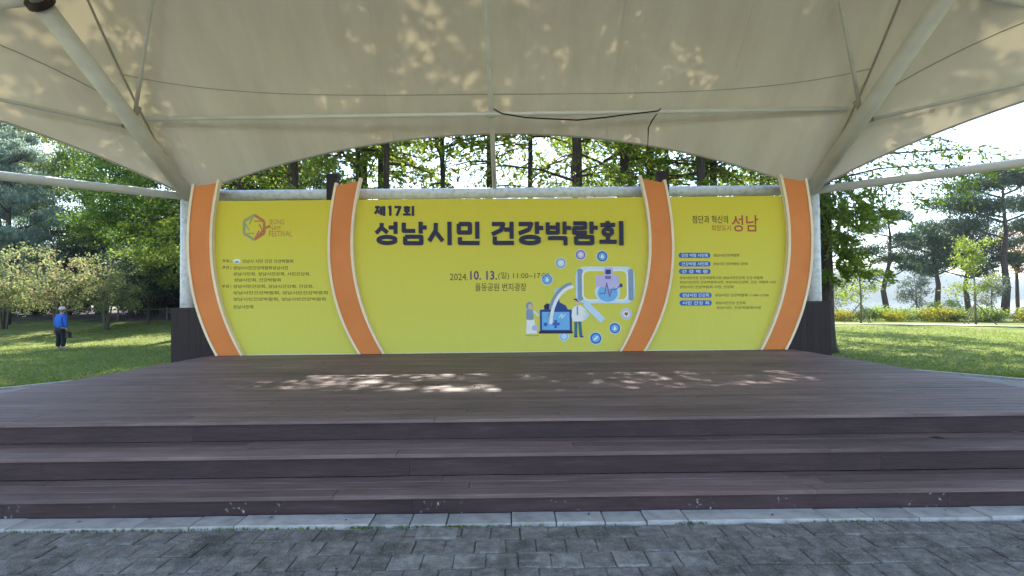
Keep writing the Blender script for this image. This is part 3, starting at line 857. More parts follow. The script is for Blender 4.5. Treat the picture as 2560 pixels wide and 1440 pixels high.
# title drawn stroke by stroke: boxes 10 wide, 10 high, y up
def ring(cx, cy, rx, ry, n=16): return [(cx + rx * math.cos(2 * math.pi * k / n), cy + ry * math.sin(2 * math.pi * k / n)) for k in range(n + 1)]
G = {
 'seong': [[(2.9, 9.5), (2.7, 7.4), (0.5, 5.0)], [(2.9, 7.3), (5.2, 5.2)], [(8.4, 10), (8.4, 4.7)], [(5.6, 7.5), (8.4, 7.5)], ring(5, 2.1, 3.5, 1.35)],
 'nam': [[(1.2, 9.6), (1.2, 6.0), (5.6, 6.0)], [(7.7, 10), (7.7, 4.9)], [(7.7, 7.5), (10, 7.5)], [(1.7, 3.5), (7.9, 3.5), (7.9, 0.7), (1.7, 0.7), (1.7, 3.6)]],
 'si': [[(3.2, 9.5), (3.1, 6.2), (0.5, 1.6)], [(3.4, 5.2), (5.9, 1.6)], [(8.6, 10), (8.6, -0.2)]],
 'min': [[(1.2, 9.0), (5.6, 9.0), (5.6, 5.3), (1.2, 5.3), (1.2, 9.1)], [(8.5, 10), (8.5, 2.6)], [(1.6, 3.3), (1.6, 0.8), (9.4, 0.8)]],
 'geon': [[(0.7, 9.0), (5.2, 9.0), (4.4, 6.4), (0.7, 4.5)], [(8.5, 10), (8.5, 2.6)], [(5.6, 6.6), (8.5, 6.6)], [(1.8, 3.6), (1.8, 0.8), (9.4, 0.8)]],
 'gang': [[(0.7, 9.0), (5.4, 9.0), (4.6, 6.6), (0.7, 4.9)], [(7.6, 10), (7.6, 4.7)], [(7.6, 7.3), (10, 7.3)], ring(5, 2.1, 3.5, 1.35)],
 'bak': [[(1.1, 9.7), (1.1, 5.2), (5.0, 5.2), (5.0, 9.7)], [(1.1, 7.5), (5.0, 7.5)], [(7.6, 10), (7.6, 4.6)], [(7.6, 7.3), (10, 7.3)], [(1.2, 2.9), (7.9, 2.9), (7.9, -0.2)]],
 'ram': [[(0.7, 9.3), (5.2, 9.3), (5.2, 7.25), (1.0, 7.25), (1.0, 5.2), (5.8, 5.2)], [(7.7, 10), (7.7, 4.8)], [(7.7, 7.4), (10, 7.4)], [(1.7, 3.4), (7.9, 3.4), (7.9, 0.7), (1.7, 0.7), (1.7, 3.5)]],
 'hoe': [[(3.5, 10.2), (3.5, 9.2)], [(0.6, 8.6), (6.4, 8.6)], ring(3.5, 5.6, 1.75, 1.35), [(3.5, 4.0), (3.5, 1.6)], [(0.2, 1.3), (6.9, 1.3)], [(8.9, 10.2), (8.9, -0.2)]],
 'je': [[(0.4, 9.0), (5.0, 9.0)], [(2.8, 9.0), (2.6, 6.0), (0.3, 2.0)], [(2.9, 5.4), (4.9, 2.2)], [(4.4, 6.2), (6.4, 6.2)], [(6.5, 9.8), (6.5, 0.6)], [(9.1, 10.2), (9.1, -0.2)]],
 '1': [[(0.9, 8.2), (2.6, 9.6), (2.6, 0)]],
 '7': [[(0.6, 9.1), (5.6, 9.1), (2.4, 0)]],
}
def glyphs(pr, seq, y_top, y_bot, sw, m):
    for g, x0, x1 in seq:
        for st in G[g]:
            wmax = 10.0 if g not in '17' else (4.0 if g == '1' else 6.2)
            P2 = [(x0 + a / wmax * (x1 - x0), y_bot - b / 10.0 * (y_bot - y_top)) for a, b in st]
            pr.line(P2, sw * (0.9 if g in ('bak', 'ram', 'hoe') else 1.0), m)
pr = Print()
glyphs(pr, [('seong', 938, 1000), ('nam', 1003, 1068), ('si', 1071, 1134), ('min', 1141, 1204), ('geon', 1227, 1290), ('gang', 1294, 1360),
            ('bak', 1364, 1429), ('ram', 1431, 1496), ('hoe', 1500, 1562)], 558, 616, 10.6, 'navy')
pr.build('title_lettering', pan_c)
pr = Print()
glyphs(pr, [('je', 938, 964), ('1', 970, 981), ('7', 986, 1004), ('hoe', 1009, 1037)], 519, 543, 6.4, 'navy')
pr.build('title_lettering', pan_c)

# torn, folded vinyl along the top of the central panel
mb = MB()
rt = random.Random(9)
x = -0.1
while x < 2.5:
    w = rt.uniform(0.12, 0.4)
    if rt.random() < 0.62:
        h = rt.uniform(0.012, 0.045)
        pts = [(x, 3.272)]
        for k in range(5): pts.append((x + w * k / 4, 3.285 + h * rt.uniform(0.3, 1.0)))
        pts.append((x + w, 3.272))
        mb.prism(pts, -0.012 - rt.uniform(0, 0.01), -0.003)
    x += w + rt.uniform(0.02, 0.12)
mb.build('torn_edge', M['white'], pan_c)

def text(parent, body, x0, x1, y0, y1, m, bold=0.0, name='lettering', lift=0.003):
    c = bpy.data.curves.new('lettering', 'FONT')
    c.body = body; c.size = 1.0; c.offset = bold; c.resolution_u = 2
    o = bpy.data.objects.new('tmp_text', c); COL.objects.link(o)
    bpy.context.view_layer.update()
    me = bpy.data.meshes.new_from_object(o.evaluated_get(bpy.context.evaluated_depsgraph_get()))
    bpy.data.objects.remove(o); bpy.data.curves.remove(c)
    n = len(me.vertices)
    if n == 0: return None
    co = np.empty(n * 3); me.vertices.foreach_get('co', co); co = co.reshape(-1, 3)
    lo, hi = co.min(0), co.max(0)
    xl, zb = q(x0, y1); xr, zt = q(x1, y0)
    X = xl + (co[:, 0] - lo[0]) / (hi[0] - lo[0]) * (xr - xl)
    Z = zb + (co[:, 1] - lo[1]) / max(1e-6, hi[1] - lo[1]) * (q(x0, y0)[1] - zb) + (X - xl) * (zt - q(x0, y0)[1]) / max(1e-6, xr - xl)
    me.vertices.foreach_set('co', np.column_stack([X, np.full(n, -lift), Z]).ravel())
    me.materials.clear(); me.materials.append(M[m]); me.update()
    me.name = name
    return link(name, me, parent)

text(pan_c, '2024.', 1125, 1170, 688, 705, 'ink')
text(pan_c, '10. 13.', 1176, 1243, 681, 704, 'ink_purple', 0.02)
text(pan_c, '(일) 11:00~17:00', 1246, 1374, 684, 704, 'ink')
text(pan_c, '율동공원 번지광장', 1188, 1316, 712, 732, 'ink', 0.004)
# left panel: emblem and lines
pr = Print()
hexa = [(637 + 29 * math.cos(R(a)), 572 + 31 * math.sin(R(a))) for a in range(-90, 271, 60)]
for i, m in enumerate(('faded_red', 'faded_red', 'faded_red', 'faded_blue', 'faded_blue', 'faded_blue')):
    a, b = hexa[i], hexa[i + 1]
    pr.line([a, b], 6.5, m, False)
    pr.line([((a[0] + 637) / 2, (a[1] + 572) / 2), b], 3.0, m, False)
pr.line([(646, 594), (664, 575), (676, 568)], 5, 'faded_red')
pr.build('emblem', pan_l)
text(pan_l, 'SEONG', 674, 712, 552, 565, 'faded_red'); text(pan_l, 'NAM', 676, 702, 568, 579, 'faded_red'); text(pan_l, 'FESTIVAL', 674, 732, 581, 595, 'faded_red')
for b, x0, x1, y in (('주최 |', 558, 580, 657), ('주관 |', 558, 580, 673.6), ('후원 |', 558, 580, 720),
                     ('성남시 시민 건강 건강박람회', 607, 734, 657), ('성남시시민건강박람회성남시민', 585, 721, 673.6), ('성남시민회, 성남시건강회, 시민건강회,', 585, 777, 689),
                     ('성남시민회, 건강박람회', 587, 703, 704), ('성남시민건강회, 성남시건강회, 건강회,', 585, 785, 720), ('성남시민건강박람회, 성남시민건강박람회', 585, 820, 736),
                     ('성남시민건강박람회, 성남시민건강박람회', 585, 815, 752), ('성남시민회', 585, 635, 771)):
    text(pan_l, b, x0, x1, y - 4.6, y + 4.6, 'ink', 0.008)
pr = Print(); pr.ell(594, 657, 9, 6, 'white'); pr.ell(594, 659, 6, 3, 'slate'); pr.build('small_emblem', pan_l)
# right panel: slogan, blue labels and lines
text(pan_r, '첨단과 혁신의', 1735, 1825, 542, 562, 'ink', 0.012); text(pan_r, '희망도시', 1783, 1832, 566, 581, 'ink_red', 0.004); text(pan_r, '성남', 1834, 1901, 541, 583, 'ink_red', 0.01)
for b, x0, x1, y in (('건강 박람 시민회', 1779, 0, 642.5), ('건강박람 시민회', 1779, 0, 664), ('건 강 박 람', 1779, 0, 683), ('성남시민 건강회', 1780, 0, 742.5), ('시민 건강 회', 1780, 0, 762)):
    pr = Print(); pr.rrect(1699, y - 6.6, x0, y + 6.6, 6.4, 'blue'); pl_ = pr.build('label_pill', pan_r)
    text(pan_r, b, 1706, x0 - 7, y - 4.4, y + 4.4, 'white', 0.01, lift=0.0045)
for b, x0, x1, y in (('성남시민건강박람회', 1786, 1851, 642.5), ('성남시민 건강박람회 시민회', 1786, 1872, 664), ('성남시민건강 건강박람회시민 성남시민건강회 건강 박람회', 1700, 1909, 699),
                     ('성남시민건강 건강박람회시민, 성남시민건강회, 건강, 박람회 시민', 1700, 1942, 710), ('성남시민 건강박람회 시민, 건강회', 1700, 1835, 722), ('성남시민 건강박람회 11:00~17:00', 1788, 1923, 742.5),
                     ('성남시민건강 건강회', 1789, 1864, 762), ('성남시민, 건강박람회시민', 1791, 1903, 774)):
    text(pan_r, b, x0, x1, y - 3.8, y + 3.8, 'ink', 0.006)
# picture on the central panel
def icon(cx, cy, r, ring_m, face_m, mark):
    pr = Print(); pr.ell(cx, cy, r + 2, r + 2, 'pale_blue', 22); pr.ell(cx, cy, r, r, ring_m, 22); pr.ell(cx, cy, r * 0.72, r * 0.72, face_m, 20)
    if mark == 'cross':
        pr.rrect(cx - r * .4, cy - r * .13, cx + r * .4, cy + r * .13, 0.5, 'white'); pr.rrect(cx - r * .13, cy - r * .4, cx + r * .13, cy + r * .4, 0.5, 'white')
    elif mark == 'heart':
        pr.ell(cx - r * .17, cy - r * .1, r * .22, r * .22, 'ink_red', 10); pr.ell(cx + r * .17, cy - r * .1, r * .22, r * .22, 'ink_red', 10)
        pr.poly([(cx - r * .38, cy), (cx + r * .38, cy), (cx, cy + r * .5)], 'ink_red')
    elif mark == 'pill':
        pr.line([(cx - r * .35, cy + r * .35), (cx + r * .35, cy - r * .35)], r * .34, 'white', False)
    elif mark == 'drop':
        pr.ell(cx, cy + r * .12, r * .3, r * .3, 'white', 12); pr.poly([(cx - r * .27, cy), (cx + r * .27, cy), (cx, cy - r * .5)], 'white')
    pr.build('round_icon', pan_c)
for a in ((1453, 641, 12, 'violet', 'lilac', 'cross'), (1507, 645, 13, 'blue', 'sky_blue', 'drop'), (1403, 662, 12, 'slate', 'pale_blue', 'pill'), (1368, 703, 13, 'slate', 'sky_blue', 'drop'),
          (1395.5, 733, 7, 'slate', 'white', ''), (1565, 789, 12, 'lilac', 'white', 'heart'), (1536, 825, 13, 'blue', 'sky_blue', 'drop'), (1488, 850, 14, 'blue', 'sky_blue', 'pill'), (1409, 845, 10, 'sky_blue', 'pale_blue', '')):
    icon(*a)
pr = Print()                       # large wrist watch with a chart on its face
arc = [(1360 + 62 * math.cos(R(t)) + 75, 815 - 98 * math.sin(R(t))) for t in range(178, 88, -12)]
pr.line(arc, 15, 'slate'); pr.line([(x + 3, y + 3) for x, y in arc], 8, 'white')
pr.line([(1462, 762), (1490, 790), (1506, 806)], 16, 'pale_blue')
pr.rrect(1439, 671, 1587, 763, 22, 'pale_blue'); pr.rrect(1444, 676, 1458, 756, 6, 'slate'); pr.rrect(1571, 676, 1584, 756, 6, 'slate')
pr.rrect(1455, 678, 1571, 757, 16, 'white'); pr.rrect(1459, 682, 1567, 753, 13, 'banner')
pr.ell(1519, 735, 32, 28, 'pale_blue', 24); pr.ell(1519, 737, 25, 22, 'sky_blue', 22)
pr.rrect(1490, 692, 1548, 722, 5, 'lilac'); pr.rrect(1511, 672, 1533, 726, 4, 'lilac'); pr.rrect(1514, 678, 1528, 690, 2, 'deep_blue'); pr.rrect(1513, 694, 1528, 702, 2, 'violet')
pr.line([(1498, 738), (1512, 738), (1517, 712), (1524, 746), (1529, 728), (1540, 728)], 3, 'violet'); pr.ell(1553, 718, 4, 5, 'deep_blue'); pr.line([(1540, 728), (1553, 716)], 2, 'deep_blue')
pr.build('watch_picture', pan_c)
pr = Print()                       # laptop with a blue screen and a white cross
pr.poly([(1358, 780), (1366, 762), (1380, 768), (1392, 756), (1393, 750), (1398, 750), (1399, 760), (1414, 768), (1420, 780)], 'deep_blue'); pr.ell(1369, 771, 10, 7, 'navy')
pr.rrect(1349, 778, 1429, 838, 3, 'deep_blue'); pr.rrect(1354, 784, 1423, 829, 1.5, 'sky_blue'); pr.rrect(1346, 832, 1431, 838, 2, 'navy')
pr.line([(1378, 814), (1398, 814)], 7, 'blue', False); pr.line([(1388, 804), (1388, 824)], 7, 'blue', False); pr.ell(1363, 815, 5, 5, 'blue'); pr.line([(1397, 798), (1404, 789), (1404, 800), (1412, 790)], 3, 'pale_blue')
pr.build('laptop_picture', pan_c)
pr = Print()                       # doctor in a white coat
pr.line([(1439, 806), (1438, 845)], 8, 'teal', False); pr.line([(1448, 806), (1451, 845)], 8, 'teal', False); pr.ell(1438, 846, 5, 2, 'deep_blue'); pr.ell(1453, 846, 5, 2, 'deep_blue')
pr.poly([(1430, 776), (1440, 768), (1452, 768), (1464, 778), (1466, 800), (1455, 808), (1431, 808), (1428, 794)], 'white'); pr.line([(1461, 780), (1470, 792), (1458, 800)], 6, 'pale_blue'); pr.line([(1443, 770), (1443, 792)], 4, 'slate', False)
pr.ell(1444, 761, 5.5, 7.5, 'skin_print'); pr.poly([(1432, 752), (1440, 751), (1450, 755), (1450, 760), (1442, 757)], 'navy')
pr.build('doctor_picture', pan_c)
pr = Print()                       # nurse at the left of the laptop
pr.poly([(1316, 802), (1334, 802), (1342, 838), (1314, 838)], 'white'); pr.ell(1336, 824, 8, 7, 'lilac'); pr.rrect(1315, 778, 1333, 804, 4, 'slate'); pr.line([(1333, 782), (1346, 794)], 5, 'pale_blue', False)
pr.ell(1323, 769, 8.5, 10, 'slate'); pr.ell(1325, 771, 5, 7, 'skin_print'); pr.poly([(1312, 842), (1346, 842), (1346, 844), (1312, 844)], 'slate')
pr.build('nurse_picture', pan_c)

# ------------------------------------------------------------------ tensile canopy with its steel frame
can = thing('tensile_canopy', 'white membrane canopy on white steel posts and pipes above the stage', 'canopy', (0, 12, 0))
CY = 12.0
PX, PZ = 6.9, 4.0
Qx, Qy = 15.9, 3.5
APX = {-1: Vector((-PX, 7.8, 8.44)), 1: Vector((PX, 7.8, 8.44))}
prof = lambda v: 0.662 * v + 0.338 * v * v
def back_edge(u):                  # u 0..1 left to right
    t = 4 * u * (1 - u)
    return Vector((-PX + 2 * PX * u, 12.0 - 0.8 * t, PZ + 1.09 * t))
def side_edge(s, u):
    t = 4 * u * (1 - u)
    p = Vector((PX, 12, PZ)).lerp(Vector((Qx, Qy, PZ)), u)
    p += Vector((-0.69, -0.73, 0)) * 0.65 * t + Vector((0, 0, 1.2 * t))
    return Vector((s * p.x, p.y, p.z))
def surf(e, tpt, v):
    return Vector((e.x + (tpt.x - e.x) * v, e.y + (tpt.y - e.y) * v, e.z + (tpt.z - e.z) * prof(v)))
def back_pt(u, v): return surf(back_edge(u), APX[-1].lerp(APX[1], u), v)
def side_pt(s, u, v): return surf(side_edge(s, u), APX[s], v)
def front_pt(u, v):
    t = 4 * u * (1 - u)
    e = Vector((-Qx + 2 * Qx * u, 3.5 - 1.6 * t, PZ + 2.6 * t ** 0.8))
    tp = APX[-1].lerp(APX[1], u)
    return e.lerp(tp, v) - Vector((0, 0, 0.4 * 4 * v * (1 - v)))
def patch(fn, nu, nv):
    mb = MB()
    vs = [fn(i / nu, j / nv) for j in range(nv + 1) for i in range(nu + 1)]
    fs = [(j * (nu + 1) + i, j * (nu + 1) + i + 1, (j + 1) * (nu + 1) + i + 1, (j + 1) * (nu + 1) + i) for j in range(nv) for i in range(nu)]
    mb.add([v - Vector((0, CY, 0)) for v in vs], fs)
    return mb
patch(back_pt, 48, 16).build('membrane', M['membrane'], can, True)
patch(lambda u, v: side_pt(-1, u, v * 0.999), 36, 14).build('membrane', M['membrane'], can, True)
patch(lambda u, v: side_pt(1, u, v * 0.999), 36, 14).build('membrane', M['membrane'], can, True)
patch(front_pt, 30, 12).build('membrane', M['membrane'], can, True)
def pipe(name, pts, r, mat='steel', n=14, parent=None):
    mb = MB(); mb.tube([Vector(p) - Vector((0, CY, 0)) for p in pts], r, n)
    return mb.build(name, M[mat], parent or can, True)
dz = Vector((0, 0, -0.018))
pipe('edge_hem', [back_edge(i / 40) for i in range(41)], 0.022, 'seam', 6)
for s in (-1, 1): pipe('edge_hem', [side_edge(s, i / 40) for i in range(41)], 0.022, 'seam', 6)
pipe('edge_hem', [front_pt(i / 30, 0) for i in range(31)], 0.022, 'seam', 6)
# welded seams
def seam(pts, w=0.016):
    pipe('seam', [p + Vector((0, 0, -0.004)) for p in pts], w, 'seam', 6)
seam([back_pt(i / 40, 0.5 - 0.28 * 4 * i / 40 * (1 - i / 40)) for i in range(41)], 0.007)
for u in (0.18, 0.34, 0.66, 0.82): pipe('seam', [back_pt(u, j / 12) for j in range(13)], 0.005, 'membrane', 6)
for s in (-1, 1):
    seam([back_pt(0.0005 if s < 0 else 0.9995, j / 14) for j in range(15)], 0.022)
    seam([side_pt(s, u, 0.36) for u in np.linspace(0.01, 1, 20)], 0.009)
# posts: square box columns with weathered paint
for s in (-1, 1):
    mb = MB()
    mb.tube([(s * PX, 0, 0), (s * PX, 0, 4.1)], 0.155, 20); p = mb.build('post', M['steel_old'], can, True)
    mb = MB(); mb.tube([(s * PX, 0, 0.0), (s * PX, 0, 0.03)], 0.28, 20); mb.build('base_plate', M['steel_old'], p)
    mb = MB(); mb.tube([(s * PX, 0, 4.1), (s * PX, 0, 4.13)], 0.17, 20); mb.build('cap', M['steel'], p)
    mb = MB(); mb.tube([(s * (PX - 0.16), -0.02, 3.95), (s * (PX - 0.3), -0.05, 4.07)], [0.07, 0.03], 8); mb.box(min(s * (PX - 0.30), s * (PX - 0.13)), max(s * (PX - 0.30), s * (PX - 0.13)), -0.06, 0.02, 3.86, 4.02); mb.build('corner_plate', M['dark_metal'], p)
    pipe('post', [(s * Qx, Qy, 0), (s * Qx, Qy, 4.1)], 0.155, 'steel_old', 20)
    pipe('side_beam', [(s * (PX + 0.11), 11.9, 4.0), (s * Qx, Qy, 4.0)], 0.085)
    # inclined mast pipe, head fitting and the short arm that meets it
    end = Vector((s * 6.9, 8.15, 6.22))
    base = Vector((s * 6.86, 11.95, 3.98))
    far = end if s < 0 else Vector((6.9, 7.3, 6.72))
    pipe('mast_pipe', [base, far], 0.145, 'steel', 18)
    if s < 0:
        mb = MB(); d = (end - base).normalized()
        e0 = end - Vector((0, CY, 0))
        mb.tube([e0 - d * 0.05, e0 + d * 0.03], 0.20, 20); mb.build('head_flange', M['dark_metal'], can)
        pipe('head_arm', [end + Vector((0.0, 0.02, 0.06)), (-8.6, 8.42, 6.25)], 0.09)
        pipe('head_arm', [end + d * 0.02, end + d * 0.9], 0.11)
    else:
        pipe('head_arm', [(7.55, 8.2, 6.23), (8.9, 8.55, 6.23)], 0.07)
    node = base.lerp(end, 0.49)
    pipe('tie_rod', [node + Vector((-s * 0.1, 0, 0.1)), (s * 5.55, 8.75, 6.95)], 0.035, 'steel', 10)
    pipe('node_plate', [node + Vector((-s * 0.04, 0.05, 0.06)), node + Vector((-s * 0.2, -0.03, 0.2))], 0.045, 'seam', 8)
    nd = base.lerp(end, 0.43)
    pipe('clamp', [nd + Vector((s * 0.1, 0.05, 0.04)), nd + Vector((s * 0.28, -0.05, 0.08))], 0.045, 'seam', 8)
    pipe('side_purlin', [nd + Vector((s * 0.24, -0.1, 0.06)), (s * 14.0, nd.y - 5.6, 5.6)], 0.032, 'steel', 10)
for x0, x1 in ((-6.72, 0.0), (0.0, 6.72)):
    pass
pipe('ring_beam', [(-6.76, 12.0, 4.02), (6.76, 12.0, 4.02)], 0.115, 'steel_old', 18)
nl, nr = Vector((-6.72, 10.32, 5.16)), Vector((6.72, 10.38, 5.26))
pipe('purlin', [nl, nr], 0.04, 'steel', 10)
pipe('king_rib', [(-0.14, 11.98, 4.1), (-0.15, 10.40, 5.29), (-0.2, 8.2, 6.95)], 0.05, 'steel', 12)
pipe('rib_joint', [(-0.27, 10.39, 5.22), (-0.03, 10.39, 5.22)], 0.062, 'steel', 10)
# cable slung along the purlin
mb = MB()
zc = lambda x: 5.16 + (x + 6.72) / 13.44 * 0.10
pts = [(-0.1, 10.3, zc(0) + 0.08), (0.05, 10.3, zc(0) - 0.01), (0.5, 10.3, zc(0) - 0.09), (1.0, 10.3, zc(1) - 0.13), (1.5, 10.3, zc(1.5) - 0.16), (2.0, 10.3, zc(2) - 0.12), (2.5, 10.31, zc(2.5) - 0.06), (3.05, 10.32, zc(3) + 0.0), (3.1, 10.34, zc(3.1) + 0.05)]
mb.tube(pts, 0.014, 6)
o = mb.build('power_cable', M['black'], None, True)
tag(o, 'black cable sagging below the thin white pipe under the canopy', 'cable')
mb = MB(); mb.tube([(3.02, 10.33, zc(3) - 0.06), (2.92, 10.33, zc(3) - 0.2), (2.86, 10.34, zc(3) - 0.32), (2.85, 10.36, zc(3) - 0.62), (2.83, 10.38, zc(3) - 0.80)], [0.011, 0.013, 0.013, 0.008, 0.006], 6)
o = mb.build('hanging_cable', M['dark_metal'], None, True)
tag(o, 'short dark bent cable end hanging down below the canopy edge', 'cable')

# ------------------------------------------------------------------ vegetation
def rand_unit(n):
    v = rng.normal(size=(n, 3)); return v / np.linalg.norm(v, axis=1, keepdims=True)
def leaf_quads(C, D, L, W):
    """rhombic leaves at C (n,3) along D, length L, width W (arrays or scalars)"""
    n = len(C)
    side = np.cross(D, rand_unit(n)); side /= (np.linalg.norm(side, axis=1, keepdims=True) + 1e-9)
    L = (np.asarray(L) * rng.uniform(0.6, 1.3, n))[:, None]; W = (np.asarray(W) * rng.uniform(0.6, 1.3, n))[:, None]
    V = np.stack([C - D * L / 2, C + side * W / 2 + D * L * 0.1, C + D * L / 2, C - side * W / 2 + D * L * 0.1], 1).reshape(-1, 3)
    return V, np.arange(4 * n).reshape(n, 4)
class Tree:
    """gathers a trunk mesh (with limbs) and a crown mesh"""
    def __init__(self): self.tr = MB(); self.C = []; self.D = []; self.LW = []
    def leaves(self, C, D, L, W):
        self.C.append(C); self.D.append(D); self.LW.append(np.tile([[L, W]], (len(C), 1)))
    def make(self, name, leafm, barkm, label, cat, loc, group, rz=0.0):
        t = thing(name, label, cat, loc, group, rz)
        self.tr.build('trunk', M[barkm], t, True)
        C = np.concatenate(self.C); D = np.concatenate(self.D); LW = np.concatenate(self.LW)
        V, F = leaf_quads(C, D, LW[:, 0], LW[:, 1])
        link('crown', np_mesh('crown', V, F, M[leafm]), t)
        return t

def redwood(h, rad0, zmin, rmax, seed, per=60, nb=None, low_sparse=0.5, dense_top=1.0, bs=1.0, extra=(), hang=0.10, L=0.19, W=0.07, ramp=7.8):
    """straight tapered trunk, whorls of drooping feathery branches"""
    r = np.random.default_rng(seed); T = Tree()
    kx, ky = r.normal(0, 0.06, 2)
    zs = [0, 0.25, 0.7, 1.6, h * 0.3, h * 0.6, h * 0.85, h]
    T.tr.tube([(kx * math.sin(z * .5), ky * math.sin(z * .4), z) for z in zs],
              [rad0 * 1.75, rad0 * 1.3, rad0 * 1.1, rad0, rad0 * 0.78, rad0 * 0.5, rad0 * 0.2, 0.01], 12)
    nb = nb or int((h - zmin) * 7)
    for b in range(nb):
        t = r.random() ** 0.9
        z = zmin + (h - zmin) * t
        if b >= len(extra) and t < 0.28 and r.random() < low_sparse: continue
        ln = rmax * (1 - t) ** 0.75 * r.uniform(0.55, 1.1) + 0.35
        if z < 4.6: ln *= 0.55 + 0.45 * (z - zmin) / max(0.1, 4.6 - zmin)
        a = r.uniform(0, 2 * math.pi)
        rise = ln * r.uniform(-0.05, 0.35)
        if b < len(extra): z, ln, a, rise = extra[b]
        p0 = np.array([0, 0, z]); dirh = np.array([math.cos(a), math.sin(a), 0])
        side = np.array([-dirh[1], dirh[0], 0])
        pts = [p0 + dirh * ln * k + np.array([0, 0, rise * k - 0.28 * ln * k * k]) for k in (0, 0.35, 0.7, 1.0)]
        br = (0.028 * ln / 2 + 0.008) * bs
        T.tr.tube([tuple(p) for p in pts], [br, br * 0.75, br * 0.45, 0.004], 4, False)
        n = int(per * min(ln / rmax, 1.35) * 1.6 * (1.0 + (dense_top - 1.0) * min(1.0, max(0.0, (z - ramp) / 2.5)))) + 14
        ns = max(5, int(7 * ln))
        ks = r.uniform(0.12, 1.0, ns); sg = np.where(r.random(ns) < 0.5, -1.0, 1.0)
        sl = (0.16 + 0.34 * ln * np.sin(np.clip(ks, 0, 1) * math.pi * 0.85 + 0.35)) * r.uniform(0.6, 1.2, ns)      # branchlet length
        sdir = dirh[None] * r.uniform(0.3, 0.9, ns)[:, None] + side[None] * (sg * r.uniform(0.3, 1.0, ns))[:, None] + np.array([[0, 0, -1.0]]) * r.uniform(0.0, 0.35 + 4 * hang, ns)[:, None]
        sdir /= np.linalg.norm(sdir, axis=1, keepdims=True)
        sbase = p0[None] + dirh[None] * (ln * ks)[:, None]
        sbase[:, 2] += rise * ks - 0.28 * ln * ks * ks
        q_ = r.integers(0, ns, n); u = r.random(n) ** 0.8
        c = sbase[q_] + sdir[q_] * (sl[q_] * u)[:, None] + r.normal(0, 0.035, (n, 3))
        c[:, 2] -= 0.25 * sl[q_] * u * u + r.gamma(1.0, 0.25 * hang, n)
        d = sdir[q_] + r.normal(0, 0.5, (n, 3)); d /= np.linalg.norm(d, axis=1, keepdims=True)
        T.leaves(c, d, L, W)
    return T

def broad(h, r_trunk, crown, seed, clusters=120, per=90, spread=0.42, L=0.14, W=0.09, flat=1.0, limbs=9, hang=0.0, lean=(0, 0)):
    """forked trunk, crown = list of (x, y, z, rx, ry, rz) ellipsoids filled with leaf clumps"""
    r = np.random.default_rng(seed); T = Tree()
    fork = min(c[2] - c[5] * 0.6 for c in crown)
    fork = max(0.25 * h, fork)
    T.tr.tube([(0, 0, 0), (lean[0] * .1, lean[1] * .1, 0.3), (lean[0] * .5, lean[1] * .5, fork * 0.6), (lean[0], lean[1], fork)], [r_trunk * 1.5, r_trunk * 1.1, r_trunk * 0.95, r_trunk * 0.8], 9)
    vol = np.array([c[3] * c[4] * c[5] for c in crown]); pick = r.choice(len(crown), clusters, p=vol / vol.sum())
    cs = []
    for i in pick:
        c = crown[i]; u = r.normal(size=3); u /= np.linalg.norm(u); rad = r.uniform(0.35, 1.0) ** 0.6
        cs.append(np.array(c[:3]) + u * rad * np.array(c[3:]))
    cs = np.array(cs)
    base = np.array([lean[0], lean[1], fork])
    for i in r.choice(len(cs), min(limbs * 3, len(cs)), replace=False):
        e = cs[i]; m = base * 0.5 + e * 0.5 + np.array([0, 0, 0.12 * np.linalg.norm(e - base)])
        big = r_trunk * r.uniform(0.22, 0.5)
        T.tr.tube([tuple(base * 0.98), tuple(m), tuple(e)], [big, big * 0.55, big * 0.15 + 0.003], 5, False)
    sz = r.uniform(0.6, 1.35, len(cs))
    k = np.repeat(np.arange(len(cs)), per)
    n = len(k)
    C = cs[k] + r.normal(size=(n, 3)) * (spread * sz[k])[:, None] * np.array([1, 1, 0.62 * flat])
    D = r.normal(size=(n, 3)); D[:, 2] -= hang; D /= np.linalg.norm(D, axis=1, keepdims=True)
    T.leaves(C, D, L, W)
    return T

